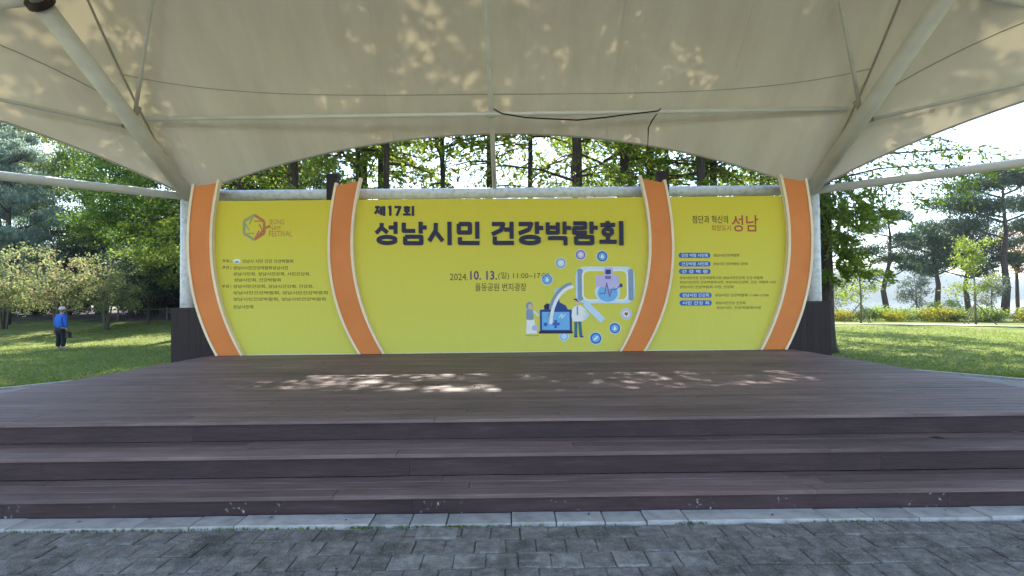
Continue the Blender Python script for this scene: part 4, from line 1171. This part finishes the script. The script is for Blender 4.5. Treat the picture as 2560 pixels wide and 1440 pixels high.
def pine(h, r_trunk, pads, seed, bend=((0, 0),), per=1500, L=0.17, W=0.03):
    """bent trunk, flat cloud-like needle pads: (x, y, z, rx, ry, rz)"""
    r = np.random.default_rng(seed); T = Tree()
    n = len(bend); ctrl = [(bend[i][0], bend[i][1], h * 0.97 * i / max(1, n - 1)) for i in range(n)]
    T.tr.tube(ctrl, [r_trunk * (1.25 - 1.05 * i / (n - 1)) for i in range(n)], 9)
    cz = np.array([c[2] for c in ctrl]); cxs = np.array([c[0] for c in ctrl]); cys = np.array([c[1] for c in ctrl])
    for (x, y, z, rx, ry, rz) in pads:
        zb = max(0.3 * h, z - 0.35 * math.hypot(x, y) - 0.3)
        b = np.array([np.interp(zb, cz, cxs), np.interp(zb, cz, cys), zb])
        e = np.array([x, y, z - rz * 0.3])
        T.tr.tube([tuple(b), tuple(b * 0.45 + e * 0.55 + np.array([0, 0, -0.12])), tuple(e)], [r_trunk * 0.42, r_trunk * 0.3, r_trunk * 0.1], 5, False)
        m = int(per * rx * ry)
        sub = max(6, int(7 * rx * ry))
        sc = r.normal(size=(sub, 3)); sc /= np.linalg.norm(sc, axis=1, keepdims=True); sc *= (r.random(sub) ** 0.4)[:, None]
        sc = sc * np.array([rx, ry, rz]) + np.array([x, y, z])
        for i in range(0, sub, 3):
            T.tr.tube([tuple(e), tuple(sc[i])], [r_trunk * 0.09, 0.008], 4, False)
        k = r.integers(0, sub, m)
        off = r.normal(size=(m, 3)) * np.array([0.34, 0.34, 0.20]) * min(1.4, max(0.7, rx * 0.6))
        C = sc[k] + off
        D = r.normal(size=(m, 3)) * 0.8 + np.array([0, 0, 0.75]); D /= np.linalg.norm(D, axis=1, keepdims=True)
        T.leaves(C, D, L, W)
    return T

def place(x, y): return (x, y, float(ground_z(x, y)) - 0.05)

# --- dawn redwoods behind the stage
RG = 'tall dawn redwoods standing behind the backdrop'
protoR = [redwood(21, 0.165, 4.2, 3.3, 1, 110, None, 0.25, 2.4), redwood(20, 0.15, 4.0, 3.1, 2, 110, None, 0.25, 2.4), redwood(22, 0.19, 3.6, 3.5, 3, 115, None, 0.25, 2.4), redwood(19, 0.15, 4.6, 2.9, 4, 100, None, 0.25, 2.2),
          redwood(18, 0.11, 5.4, 2.9, 6, 90, None, 0.5, 3.4, ramp=12.2)]
first = {}
def put_redwood(kind, x, y, rz, sc, label):
    if kind not in first:
        first[kind] = protoR[kind].make('dawn_redwood', 'lf_redwood', 'bark', label, 'tree', place(x, y), RG, rz)
        o = first[kind]
    else:
        o = copy_tree(first[kind]); o.location = place(x, y); o.rotation_euler = (0, 0, rz); o['label'] = label
    o.scale = (sc, sc, sc)
    return o
RW = [  # kind, X, Y, rz, scale, label
 (2, -6.3, 16.3, 0.4, 0.95, 'thick dark redwood trunk above the left yellow panel, left of the left timber post'),
 (0, -5.8, 22.6, 1.4, 1.0, 'slim redwood trunk just right of the left timber post, half hidden in leaves'),
 (1, -4.9, 21.5, 2.2, 1.0, 'dark redwood trunk above the title\'s first syllables, against the first sky gap'),
 (4, -3.6, 17.0, 3.1, 1.05, 'thin far redwood left of the rusty treetop, between two sky gaps'),
 (4, -2.1, 18.5, 4.0, 1.0, 'thin far redwood rising from behind the rusty treetop'),
 (1, -0.5, 20, 5.0, 1.0, 'redwood trunk right behind the canopy\'s central pipe'),
 (4, 0.95, 18.0, 0.9, 1.0, 'very thin far redwood right of the central pipe'),
 (2, 2.05, 15.2, 2.0, 0.9, 'thickest redwood trunk in the middle of the gap above the title'),
 (0, 3.85, 17.2, 3.6, 1.0, 'straight redwood trunk left of the right timber post'),
 (2, 4.95, 22.0, 2.8, 1.05, 'redwood left of the right timber post, farther back than its slimmer neighbour, added to shade the deck'),  # extra tree, its crown keeps sun off the right of the deck
 (0, 5.2, 19.0, 0.7, 1.0, 'redwood added right behind the right timber post to shade the deck, its trunk mostly hidden by it'),  # added crown that blocks sun patches on the deck
 (1, 5.9, 16, 4.4, 1.0, 'thick dark redwood trunk above the right yellow panel, the left one of a close pair'),
 (3, 7.0, 18, 1.1, 1.0, 'redwood trunk close beside the thick one above the right yellow panel'),
 (2, -9.2, 19, 5.5, 0.9, 'leafy redwood behind the left end of the backdrop, above the outer left orange band'),
 (1, -10.8, 25, 0.2, 1.05, 'redwood farther back behind the left white post'),
 (4, -5.0, 18.6, 0.3, 1.1, 'slim redwood added behind the left timber post to shade the canopy, its trunk partly hidden by it'),  # added for its crown, which shades the left of the membrane
 (0, -12.5, 31, 2.9, 1.0, 'redwood far behind the left end of the stage, deep in the wood'),
 (3, 9.0, 24, 3.3, 1.0, 'redwood farther back above the outer right orange band'),
 (2, 8.3, 33, 1.7, 1.0, 'far redwood behind the right end of the backdrop'),
 (0, -8.0, 36, 4.9, 1.1, 'far redwood deep behind the left yellow panel'),
 (1, 12.4, 26, 0.8, 1.0, 'redwood hidden behind the right end of the backdrop, its shade lies on the right lawn'),
 (2, 15.8, 32.5, 3.8, 1.0, 'redwood farther back behind the right white post, its shade lies on the right lawn'),
 (1, 4.9, 40, 2.4, 1.1, 'far redwood seen right of the middle, near the lake'),
]
for a in RW: put_redwood(*a)

# dense low-branched redwood at the right of the stage, its sprays hang over the sky
T = redwood(20, 0.19, 2.3, 2.3, 8, 230, 200, 0.05, 1.0, 0.5,
            [(5.6, 5.2, -0.75, 1.6), (6.3, 5.0, -0.55, 1.4), (5.2, 4.2, -0.95, 1.2), (6.9, 5.2, -0.35, 1.3), (4.6, 3.2, -0.6, 0.9)], 0.24, 0.17, 0.055)
T.make('dawn_redwood', 'lf_redwood', 'bark', 'big dark trunk close behind the right side wall with long drooping branches', 'tree', place(9.75, 16.4), RG, 0.6)

# --- broad trees on the left
BG = 'broad leaved trees behind the left lawn'
crownA = [(0, 0, 7.4, 4.6, 4.2, 3.3), (-2.5, 0.5, 5.6, 2.8, 2.8, 1.4), (2.6, -0.5, 5.5, 2.6, 2.6, 1.5), (0.4, 0, 10, 3.2, 3.0, 2.6)]
T = broad(13, 0.3, crownA, 31, 380, 200, 0.36, 0.125, 0.075, 0.62, 12, 0.3)
tA = T.make('broad_tree', 'lf_dense', 'bark', 'large dense dark green tree filling the view beside the left white post', 'tree', place(-14.9, 25.8), BG)
for (x, y, rz, s, lb) in ((-11.0, 27, 4.0, 0.85, 'green tree partly hidden by the left white post'),
                          (-28.5, 38.5, 5.6, 1.08, 'tall dense green tree seen between the blue green pine and the large dark tree'), (-17, 47, 0.7, 0.8, 'far dense tree behind the large dark tree'), (-25, 50, 5.1, 0.75, 'far dense tree deep in the wood, left of the person'),
                          (-33, 52, 2.5, 0.75, 'far dense tree at the left edge of the wood'), (-42, 56, 1.5, 0.8, 'farthest dense tree beyond the left edge of the wood'), (-29, 46, 3.9, 0.62, 'small dense tree behind the reddish trees'),
                          (-21, 44, 0.2, 0.6, 'small dense tree behind the low dark pines'), (-13, 42, 2.0, 0.65, 'small dense tree behind the left white post'), (-48, 52, 0.3, 0.8, 'dense tree outside the left edge of the wood'),
                          (-15.5, 37.5, 4.4, 0.62, 'small dense tree added for shade close behind the low dark pines, near the white post'), (-20.0, 38.5, 2.9, 0.66, 'small dense tree added for shade close behind the low dark pines, right of the person'), (-25.5, 39.5, 1.1, 0.66, 'small dense tree added for shade close behind the person'), (-8, 50, 1.2, 0.9, 'far dense tree behind the left yellow panel'), (2, 60, 2.0, 0.8, 'far low tree behind the middle of the backdrop')):  # the three close-behind trees are an added row that shades the wood
    o = copy_tree(tA); o.location = place(x, y); o.rotation_euler = (0, 0, rz); o.scale = (s, s, s); o['label'] = lb
T = broad(14, 0.22, [(0, 0, 11.6, 2.6, 2.6, 2.4), (-0.5, 0, 9, 2.2, 2.2, 2.0)], 33, 110, 90, 0.4, 0.17, 0.11, 0.9)
T.make('yellowing_tree', 'lf_yellow', 'bark', 'tall tree with bright yellow top under the canopy edge at upper left', 'tree', place(-33.2, 38.5), BG)
# light green tree next to the post
T = broad(5.2, 0.045, [(0, 0, 4.1, 1.6, 1.4, 1.2), (0.6, 0, 3.0, 1.3, 1.2, 0.9)], 35, 80, 80, 0.26, 0.14, 0.09, 0.9)
T.make('light_green_tree', 'lf_light', 'bark', 'small light green tree directly left of the white post, above the dark pines', 'tree', place(-19.9, 30.4), BG)

# thick undergrowth closing the wood
UG = 'thick undergrowth closing the left wood'
def mass(name, items, mats, kind_label=None):
    """items: (Tree, x, y, rz, sx, sz, material index) -> one leafy mass"""
    Vs = []; mi = []
    for T, x, y, rz, sx, sz, m in items:
        C = np.concatenate(T.C); D = np.concatenate(T.D); LW = np.concatenate(T.LW)
        V, F = leaf_quads(C, D, LW[:, 0], LW[:, 1])
        V = V * np.array([sx, sx, sz]); c, s_ = math.cos(rz), math.sin(rz)
        V = np.column_stack([V[:, 0] * c - V[:, 1] * s_ + x, V[:, 0] * s_ + V[:, 1] * c + y, V[:, 2] + float(ground_z(x, y)) - 0.05])
        Vs.append(V); mi.append(np.full(len(F), m))
    V = np.concatenate(Vs); F = np.arange(len(V)).reshape(-1, 4)
    me = np_mesh(name, V, F, M[mats[0]])
    for m in mats[1:]: me.materials.append(M[m])
    me.polygons.foreach_set('material_index', np.concatenate(mi).astype(np.int32)); me.update()
    return tag(link(name, me), kind='stuff')
T = broad(4.6, 0.08, [(0, 0, 2.3, 2.6, 1.6, 2.0), (1.2, 0.3, 3.3, 1.5, 1.2, 1.1), (-1.6, 0, 1.5, 1.8, 1.4, 1.3)], 37, 130, 100, 0.40, 0.20, 0.13, 0.9)
mass('undergrowth', [(T, -11.0 - i * 2.7, 39.0 + 2.2 * math.sin(i * 2.3), i * 1.7, 0.9 + 0.4 * ((i * 5) % 7) / 6, 0.8 + 0.3 * ((i * 3) % 5) / 4, 0) for i in range(17)], ['lf_dark'])

# blue green pine at far left
pads = [(0, 0, 11.6, 1.2, 1.2, 0.8)]
r_ = random.Random(4)
for k in range(17):
    z = 3.0 + k * 0.52; a = k * 2.4; d = 3.1 * (1 - (z - 3) / 11) * r_.uniform(0.75, 1.1)
    pads.append((d * math.cos(a), d * math.sin(a), z, 1.35, 1.25, 0.5))
T = pine(12.0, 0.22, pads, 41, ((0, 0), (0.1, 0), (0.0, 0.1), (0.1, 0)), 900, 0.27, 0.085)
PG = 'pines at the edge of the left wood'
tB = T.make('white_pine', 'lf_bluepine', 'bark', 'tall pale blue green pine with layered boughs at the left edge', 'tree', place(-28.8, 31.5), PG); tB.scale = (0.88,) * 3
o = copy_tree(tB); o.location = place(-34.5, 37); o.rotation_euler = (0, 0, 1.3); o['label'] = 'pale blue green pine standing behind the first, cut by the left edge'; o.scale = (1.1,) * 3

# low dark pines in front of the wood
LG = 'low dark pines under the big trees'
pads = [(-1.9, 0, 2.5, 1.5, 1.2, 0.42), (1.6, 0.3, 2.7, 1.6, 1.3, 0.45), (0.1, -0.5, 3.3, 1.6, 1.3, 0.45), (-0.6, 0.8, 2.0, 1.4, 1.1, 0.35), (2.7, -0.2, 2.0, 1.1, 1.0, 0.32), (-2.8, 0.2, 1.9, 1.0, 1.0, 0.3)]
T = pine(3.4, 0.13, pads, 43, ((0, 0), (0.3, 0), (-0.1, 0.1), (0.1, 0)), 1100, 0.2, 0.07)
tC = T.make('low_pine', 'lf_pine', 'bark', 'low dark spreading pine right of the person, nearest the white post', 'tree', place(-18.2, 32.0), LG)
for (x, y, rz, s, lb) in ((-23.0, 33.5, 2.2, 1.15, 'low dark pine just behind the person'), (-14.4, 33.0, 4.1, 1.1, 'low dark pine mostly hidden by the white post'), (-30.5, 38, 0.9, 1.3, 'low dark pine behind the reddish small trees'), (-20.8, 35.5, 5.3, 1.45, 'low dark pine standing farther back between two others')):
    o = copy_tree(tC); o.location = place(x, y); o.rotation_euler = (0, 0, rz); o.scale = (s, s, s); o['label'] = lb

# reddish small trees at the left (several thin stems)
def multi(h, seed, leafm):
    r = np.random.default_rng(seed); T = Tree()
    cs = []
    for k in range(4):
        a = k * 1.6 + r.uniform(0, 0.5); d = r.uniform(0.25, 0.55)
        top = np.array([math.cos(a) * d * 2.0, math.sin(a) * d * 2.0, h * r.uniform(0.45, 0.84)])
        T.tr.tube([(math.cos(a) * 0.08, math.sin(a) * 0.08, 0), (math.cos(a) * d * 0.6, math.sin(a) * d * 0.6, h * 0.3), tuple(top)], [0.065, 0.05, 0.02], 6)
        for j in range(15):
            e = top + r.normal(size=3) * np.array([0.62, 0.62, 0.75]); e[2] = max(e[2], h * 0.30); cs.append(e)
            T.tr.tube([tuple(top * 0.8 + np.array([0, 0, 0.1])), tuple(e)], [0.016, 0.005], 4, False)
    cs = np.array(cs); k = np.repeat(np.arange(len(cs)), 95)
    C = cs[k] + r.normal(size=(len(k), 3)) * np.array([0.22, 0.22, 0.17]); D = r.normal(size=(len(k), 3)); D /= np.linalg.norm(D, axis=1, keepdims=True)
    T.leaves(C, D, 0.12, 0.085)
    return T
MG = 'small reddish green trees on the left lawn'
tD = multi(4.9, 51, 'lf_myrtle').make('crape_myrtle', 'lf_myrtle', 'bark_pale', 'small tree with reddish green leaves and pale stems, cut by the left edge', 'tree', place(-24.6, 26.2), MG)
for (x, y, rz, s, lb) in ((-22.6, 27.6, 2.0, 0.98, 'small reddish green tree with pale stems just left of the person'), (-20.9, 28.6, 4.2, 0.84, 'small reddish tree whose tips show right above the person'), (-27.0, 29.5, 1.0, 1.0, 'small reddish green tree at the left edge behind the first')):
    o = copy_tree(tD); o.location = place(x, y); o.rotation_euler = (0, 0, rz); o.scale = (s, s, s); o['label'] = lb

# low rail fence in front of the wood
fx = [(-26.2, 32.6), (-23.0, 32.4), (-20.0, 32.2), (-17.6, 32.0), (-15.4, 31.8), (-12.6, 31.6)]
z0 = float(ground_z(-20, 32.2))
fence = thing('low_fence', 'low thin wooden rail fence on the far edge of the left lawn', 'fence', (-20, 32.2, z0))
for (x, y) in fx:
    mb = MB(); dzz = float(ground_z(x, y)) - z0
    mb.tube([(x + 20, y - 32.2, dzz - 0.1), (x + 20, y - 32.2, dzz + 0.75)], 0.05, 8); mb.build('fence_post', M['stake'], fence)
for (xa, ya), (xb, yb) in zip(fx, fx[1:]):
    mb = MB(); mb.tube([(xa + 20, ya - 32.2, float(ground_z(xa, ya)) - z0 + 0.62), (xb + 20, yb - 32.2, float(ground_z(xb, yb)) - z0 + 0.62)], 0.03, 6); mb.build('rail', M['stake'], fence)

# --- right side: pines, young staked trees, hedge
QG = 'pines by the lake on the right'
T = pine(9.4, 0.2, [(0.6, 0, 8.3, 1.6, 1.4, 0.4), (-1.0, 0.2, 7.4, 1.7, 1.4, 0.42), (1.7, -0.2, 6.6, 1.4, 1.2, 0.36), (-1.6, 0, 5.7, 1.6, 1.3, 0.4), (0.5, 0.4, 5.0, 1.3, 1.2, 0.3), (1.8, 0, 4.2, 1.2, 1.0, 0.22), (-1.3, 0, 3.6, 1.0, 0.9, 0.2)], 61, ((0, 0), (-0.35, 0), (0.25, 0), (0.45, 0.1), (0.1, 0)), 900, 0.22, 0.07)
T.make('lake_pine', 'lf_pine', 'bark', 'slim crooked pine standing alone against the lake, left of the tall pines', 'tree', place(31.6, 45), QG)
bigpads = [(0.2, 0, 12.6, 2.4, 2.0, 0.55), (-2.6, 0, 11.6, 2.4, 2.0, 0.55), (2.6, 0.3, 11.9, 2.2, 1.9, 0.5), (-4.2, -0.3, 10.0, 2.3, 1.9, 0.5), (-1.6, 0.5, 9.6, 2.4, 2.0, 0.5), (3.4, 0, 9.8, 2.1, 1.8, 0.45), (-3.0, 0, 8.2, 2.4, 2.0, 0.5), (2.2, 0.4, 8.0, 2.0, 1.8, 0.4), (-4.8, 0.2, 7.2, 1.7, 1.5, 0.4)]
T = pine(12.8, 0.27, bigpads, 63, ((0, 0), (0.3, 0), (0.1, 0), (0.5, 0.1), (0.2, 0), (0.3, 0)), 800, 0.26, 0.09)
tE = T.make('lake_pine', 'lf_pine', 'bark', 'tallest pine with layered flat crown at the right edge', 'tree', place(43.6, 47.5), QG)
T = pine(8.8, 0.22, [(0, 0, 7.9, 2.2, 1.8, 0.7), (-2.0, 0, 6.7, 2.1, 1.8, 0.7), (1.9, 0.2, 6.8, 2.0, 1.7, 0.65), (-2.9, 0, 5.2, 1.8, 1.5, 0.6), (0.2, -0.4, 5.5, 2.2, 1.7, 0.65), (2.7, 0, 5.0, 1.7, 1.4, 0.55), (-1.0, 0, 4.2, 1.7, 1.4, 0.5)], 65, ((0, 0), (0.25, 0), (-0.2, 0), (0.1, 0)), 900, 0.24, 0.08)
tF = T.make('lake_pine', 'lf_pine', 'bark', 'shorter bushy dark pine left of the tallest pine', 'tree', place(39.2, 49.5), QG)
for src, x, y, rz, s, lb in ((tF, 43.5, 51, 2.4, 0.98, 'bushy dark pine below the tallest pine\'s crown'), (tE, 52.5, 50, 2.9, 1.08, 'tall pine beyond the right edge with boughs reaching in'), (tF, 48.5, 46, 4.4, 0.8, 'low dark pine at the right edge behind the young tree')):
    o = copy_tree(src); o.location = place(x, y); o.rotation_euler = (0, 0, rz); o.scale = (s, s, s); o['label'] = lb
T = broad(9.5, 0.16, [(0, 0, 7.2, 2.4, 2.0, 1.8), (1.0, 0, 5.2, 2.0, 1.8, 1.2)], 67, 80, 80, 0.36, 0.17, 0.12, 0.9)
T.make('rusty_tree', 'lf_rust', 'bark', 'tree with rusty orange leaves behind the tallest pine at the right edge', 'tree', place(49.5, 52.5), 'autumn coloured trees')
T = broad(7.0, 0.1, [(0, 0, 6.0, 0.95, 0.9, 0.5), (0.2, 0, 5.2, 1.0, 1.0, 0.6)], 69, 44, 80, 0.26, 0.15, 0.09, 0.9)
T.make('rusty_tree', 'lf_olive', 'bark', 'small rusty brown treetop just above the backdrop, left of the central pipe', 'tree', place(-1.95, 22.5), 'autumn coloured trees')
# staked young trees
YG = 'young staked trees on the right lawn'
def young(h, seed, loc, label, leafm='lf_lime', rz=0.0):
    r = np.random.default_rng(seed); T = Tree()
    T.tr.tube([(0, 0, 0), (0.03, 0, h * 0.4), (0, 0.02, h * 0.75), (0.03, 0, h * 0.97)], [0.06, 0.05, 0.03, 0.008], 7)
    cs = []
    for k in range(26):
        z = h * r.uniform(0.32, 0.98); ln = r.uniform(0.5, 1.35) * (1.15 - 0.5 * z / h); a = r.uniform(0, 6.28)
        e = np.array([math.cos(a) * ln, math.sin(a) * ln, z + ln * 0.35]); T.tr.tube([(0, 0, z - 0.2), tuple(e)], [0.016, 0.004], 4, False)
        cs += [e, e * 0.72 + np.array([0, 0, z * 0.28])]
    cs = np.array(cs); k = np.repeat(np.arange(len(cs)), 42)
    C = cs[k] + r.normal(size=(len(k), 3)) * np.array([0.20, 0.20, 0.15]); D = r.normal(size=(len(k), 3)); D /= np.linalg.norm(D, axis=1, keepdims=True)
    T.leaves(C, D, 0.13, 0.085)
    t = T.make('young_tree', leafm, 'bark_pale', label, 'tree', loc, YG, rz)
    for a in (0.4, 2.5, 4.6):
        mb = MB(); mb.tube([(math.cos(a) * 0.95, math.sin(a) * 0.95, 0), (math.cos(a) * 0.05, math.sin(a) * 0.05, 1.25)], 0.03, 6); mb.build('stake', M['stake'], t)
    return t
young(4.1, 71, place(22.6, 34.6), 'young yellow green tree on stakes, nearest the right side wall')
young(4.9, 72, place(27.2, 31.4), 'young yellow green tree on stakes below the tall pines', 'lf_lime', 1.1)
young(3.0, 73, place(30.6, 40.5), 'thin pale grey green young tree between the two staked ones', 'lf_grey')
young(3.0, 74, place(37.2, 41.5), 'thin pale grey green young tree right of the second staked one', 'lf_grey', 2.0)
young(3.1, 75, place(24.6, 41.0), 'thin pale grey green young tree behind the first staked one', 'lf_grey', 0.5)
# hedge shrubs beyond the path
def shrub_tree(seed, r0, h):
    r = np.random.default_rng(seed); T = Tree()
    for k in range(7):
        a = k * 0.9; T.tr.tube([(0, 0, 0), (math.cos(a) * r0 * 0.6, math.sin(a) * r0 * 0.6, h * 0.75)], [0.02, 0.006], 4, False)
    cs = r.normal(size=(34, 3)); cs /= np.linalg.norm(cs, axis=1, keepdims=True); cs *= (r.random(34) ** 0.4)[:, None]
    cs = cs * np.array([r0, r0 * 0.8, h * 0.42]) + np.array([0, 0, h * 0.5])
    k = np.repeat(np.arange(34), 60)
    C = cs[k] + r.normal(size=(len(k), 3)) * np.array([0.2, 0.2, 0.13]); C[:, 2] = np.abs(C[:, 2]) + 0.02
    D = r.normal(size=(len(k), 3)); D[:, 2] = np.abs(D[:, 2]); D /= np.linalg.norm(D, axis=1, keepdims=True)
    T.leaves(C, D, 0.13, 0.07)
    return T
sh = [shrub_tree(81, 1.0, 0.95), shrub_tree(82, 1.1, 0.9), shrub_tree(83, 0.9, 0.8)]
pos = [(19.0, 38.6, 0), (20.8, 38.2, 1), (22.2, 38.9, 2), (23.6, 37.9, 1), (25.2, 38.2, 0), (26.6, 37.4, 1), (28.0, 37.9, 0), (29.2, 36.8, 1), (30.4, 37.2, 0), (31.6, 36.0, 0), (32.6, 36.6, 2), (33.6, 35.0, 1), (34.8, 35.6, 0), (35.6, 33.8, 1), (36.8, 34.6, 2), (38.0, 33.0, 0),
       (17.3, 38.9, 1), (21.5, 40.2, 0), (24.4, 40.0, 1), (27.4, 39.8, 0), (30.6, 39.2, 1), (33.8, 38.2, 0), (37.0, 36.8, 1), (39.0, 35.6, 0)]
mass('hedge', [(sh[k], x, y, i * 1.3, 0.85 + 0.35 * ((i * 7) % 5) / 4, 0.8 + 0.3 * ((i * 7) % 5) / 4, k) for i, (x, y, k) in enumerate(pos)], ['lf_light', 'lf_yellow', 'lf_olive'])
o = shrub_tree(85, 1.15, 1.7).make('shrub', 'lf_light', 'bark', 'tallest light green shrub standing out of the hedge below the lake', 'shrub', place(31.0, 38.4), None)

# ------------------------------------------------------------------ person on the left lawn
def skin_mesh(name, verts, edges, radii, mat, parent, sub=2, root=0):
    me = bpy.data.meshes.new(name); me.from_pydata(verts, edges, []); me.update()
    o = bpy.data.objects.new('tmp_skin', me); COL.objects.link(o)
    o.modifiers.new('skin', 'SKIN'); sb = o.modifiers.new('sub', 'SUBSURF'); sb.levels = sub; sb.render_levels = sub
    if not me.skin_vertices: me.attributes.new
    for i, rr in enumerate(radii):
        sv = me.skin_vertices[0].data[i]; sv.radius = rr if hasattr(rr, '__len__') else (rr, rr); sv.use_root = (i == root)
    bpy.context.view_layer.update()
    out = bpy.data.meshes.new_from_object(o.evaluated_get(bpy.context.evaluated_depsgraph_get()))
    bpy.data.objects.remove(o); bpy.data.meshes.remove(me)
    out.materials.clear(); out.materials.append(mat)
    out.polygons.foreach_set('use_smooth', [True] * len(out.polygons)); out.update(); out.name = name
    return link(name, out, parent)

px_, py_ = -17.3, 21.3
person = thing('person', 'person in blue jacket and pale cap walking away with a dark bag', 'person', place(px_, py_), None, R(-14))
person.location.z += 0.03
# facing +Y (away from the camera); heights for 1.6 m
bv = [(0, 0, 0.86), (0, 0.0, 1.05), (0, 0.02, 1.25), (0, 0.03, 1.36), (0, 0.05, 1.44), (0, 0.07, 1.52), (0, 0.06, 1.57),
      (-0.09, 0, 0.82), (-0.10, 0.02, 0.45), (-0.105, -0.03, 0.09), (-0.11, 0.10, 0.04),
      (0.09, 0, 0.82), (0.10, 0.05, 0.45), (0.10, 0.02, 0.09), (0.105, 0.15, 0.04),
      (-0.17, 0.02, 1.30), (-0.235, -0.02, 1.06), (-0.225, 0.06, 0.84), (-0.215, 0.08, 0.77),
      (0.17, 0.02, 1.30), (0.235, -0.01, 1.05), (0.235, 0.06, 0.82), (0.23, 0.08, 0.75)]
be = [(0, 1), (1, 2), (2, 3), (3, 4), (4, 5), (5, 6), (0, 7), (7, 8), (8, 9), (9, 10), (0, 11), (11, 12), (12, 13), (13, 14), (2, 15), (15, 16), (16, 17), (17, 18), (2, 19), (19, 20), (20, 21), (21, 22)]
brd = [(0.13, 0.10), (0.13, 0.10), (0.14, 0.10), 0.06, 0.05, (0.075, 0.09), 0.07, 0.075, 0.055, 0.04, 0.035, 0.075, 0.055, 0.04, 0.035, 0.05, 0.038, 0.03, 0.03, 0.05, 0.038, 0.03, 0.03]
skin_mesh('body', bv, be, brd, M['skin'], person)
skin_mesh('trousers', [(0, 0, 0.88), (0, 0, 0.80), (-0.095, 0, 0.72), (-0.10, 0.02, 0.45), (-0.105, -0.02, 0.10), (0.095, 0, 0.72), (0.10, 0.05, 0.45), (0.10, 0.02, 0.10)],
          [(0, 1), (1, 2), (2, 3), (3, 4), (1, 5), (5, 6), (6, 7)], [(0.165, 0.13), (0.16, 0.13), 0.11, 0.092, 0.085, 0.11, 0.092, 0.085], M['trousers'], person)
skin_mesh('jacket', [(0, 0, 0.80), (0, 0, 1.0), (0, 0.02, 1.22), (0, 0.03, 1.36), (-0.17, 0.02, 1.31), (-0.255, -0.02, 1.07), (-0.245, 0.05, 0.86), (0.17, 0.02, 1.31), (0.255, -0.01, 1.06), (0.25, 0.05, 0.84)],
          [(0, 1), (1, 2), (2, 3), (2, 4), (4, 5), (5, 6), (2, 7), (7, 8), (8, 9)], [(0.19, 0.145), (0.185, 0.14), (0.19, 0.13), (0.085, 0.08), 0.085, 0.068, 0.055, 0.085, 0.068, 0.055], M['jacket'], person)
skin_mesh('hair', [(0, 0.02, 1.44), (0, 0.035, 1.52), (0, 0.05, 1.58)], [(0, 1), (1, 2)], [(0.075, 0.06), (0.085, 0.08), (0.08, 0.09)], M['hair'], person)
mb = MB()
n = 16
rings = [(0.112, 1.565), (0.110, 1.60), (0.098, 1.64), (0.06, 1.672), (0.01, 1.682)]
vs = []; fs = []
for r0, z in rings:
    for k in range(n): vs.append((r0 * math.cos(2 * math.pi * k / n), 0.06 + r0 * 1.08 * math.sin(2 * math.pi * k / n), z))
for j in range(len(rings) - 1):
    for k in range(n): fs.append((j * n + k, j * n + (k + 1) % n, (j + 1) * n + (k + 1) % n, (j + 1) * n + k))
fs.append(tuple(range((len(rings) - 1) * n, len(rings) * n)))
mb.add(vs, fs)
br_ = [(0.165 * math.cos(2 * math.pi * k / n), 0.075 + 0.175 * math.sin(2 * math.pi * k / n)) for k in range(n)]
mb.add([(x, y, 1.560) for x, y in br_] + [(x * 0.7, 0.02 + y * 0.7, 1.578) for x, y in br_], [tuple(range(n - 1, -1, -1))] + [(k, (k + 1) % n, n + (k + 1) % n, n + k) for k in range(n)])
mb.build('cap', M['cap'], person, True)
for sx, fy in ((-0.108, 0.03), (0.105, 0.08)):
    skin_mesh('shoe', [(sx, fy - 0.06, 0.05), (sx, fy + 0.05, 0.045), (sx, fy + 0.14, 0.035)], [(0, 1), (1, 2)], [(0.045, 0.048), (0.047, 0.042), (0.042, 0.032)], M['shoe'], person)
# bag in the right hand
mb = MB()
mb.chamfer_box(-0.06, 0.06, -0.15, 0.15, -0.22, 0.0, 0.02)
mb.tube([(0, -0.09, -0.01), (0, -0.07, 0.12), (0, 0, 0.17), (0, 0.07, 0.12), (0, 0.09, -0.01)], 0.012, 6)
o = mb.build('handbag', M['bag']); o.location = (px_ + 0.285, py_ - 0.01, 0.62); o.rotation_euler = (0, 0, R(66))
tag(o, 'dark handbag hanging from the right hand of the person in blue', 'bag')

# ------------------------------------------------------------------ hazy air
mb = MB(); mb.box(-1000, 1400, -700, 1600, -6, 110)
m, nt, b = new_mat('haze_air')
nt.nodes.remove(b)
pv = nt.nodes.new('ShaderNodeVolumePrincipled')
pv.inputs['Color'].default_value = (0.80, 0.88, 1.0, 1)
pv.inputs['Density'].default_value = 0.00045
pv.inputs['Anisotropy'].default_value = 0.0
nt.links.new(pv.outputs[0], nt.nodes['Material Output'].inputs['Volume'])
tag(mb.build('haze', m), kind='stuff')
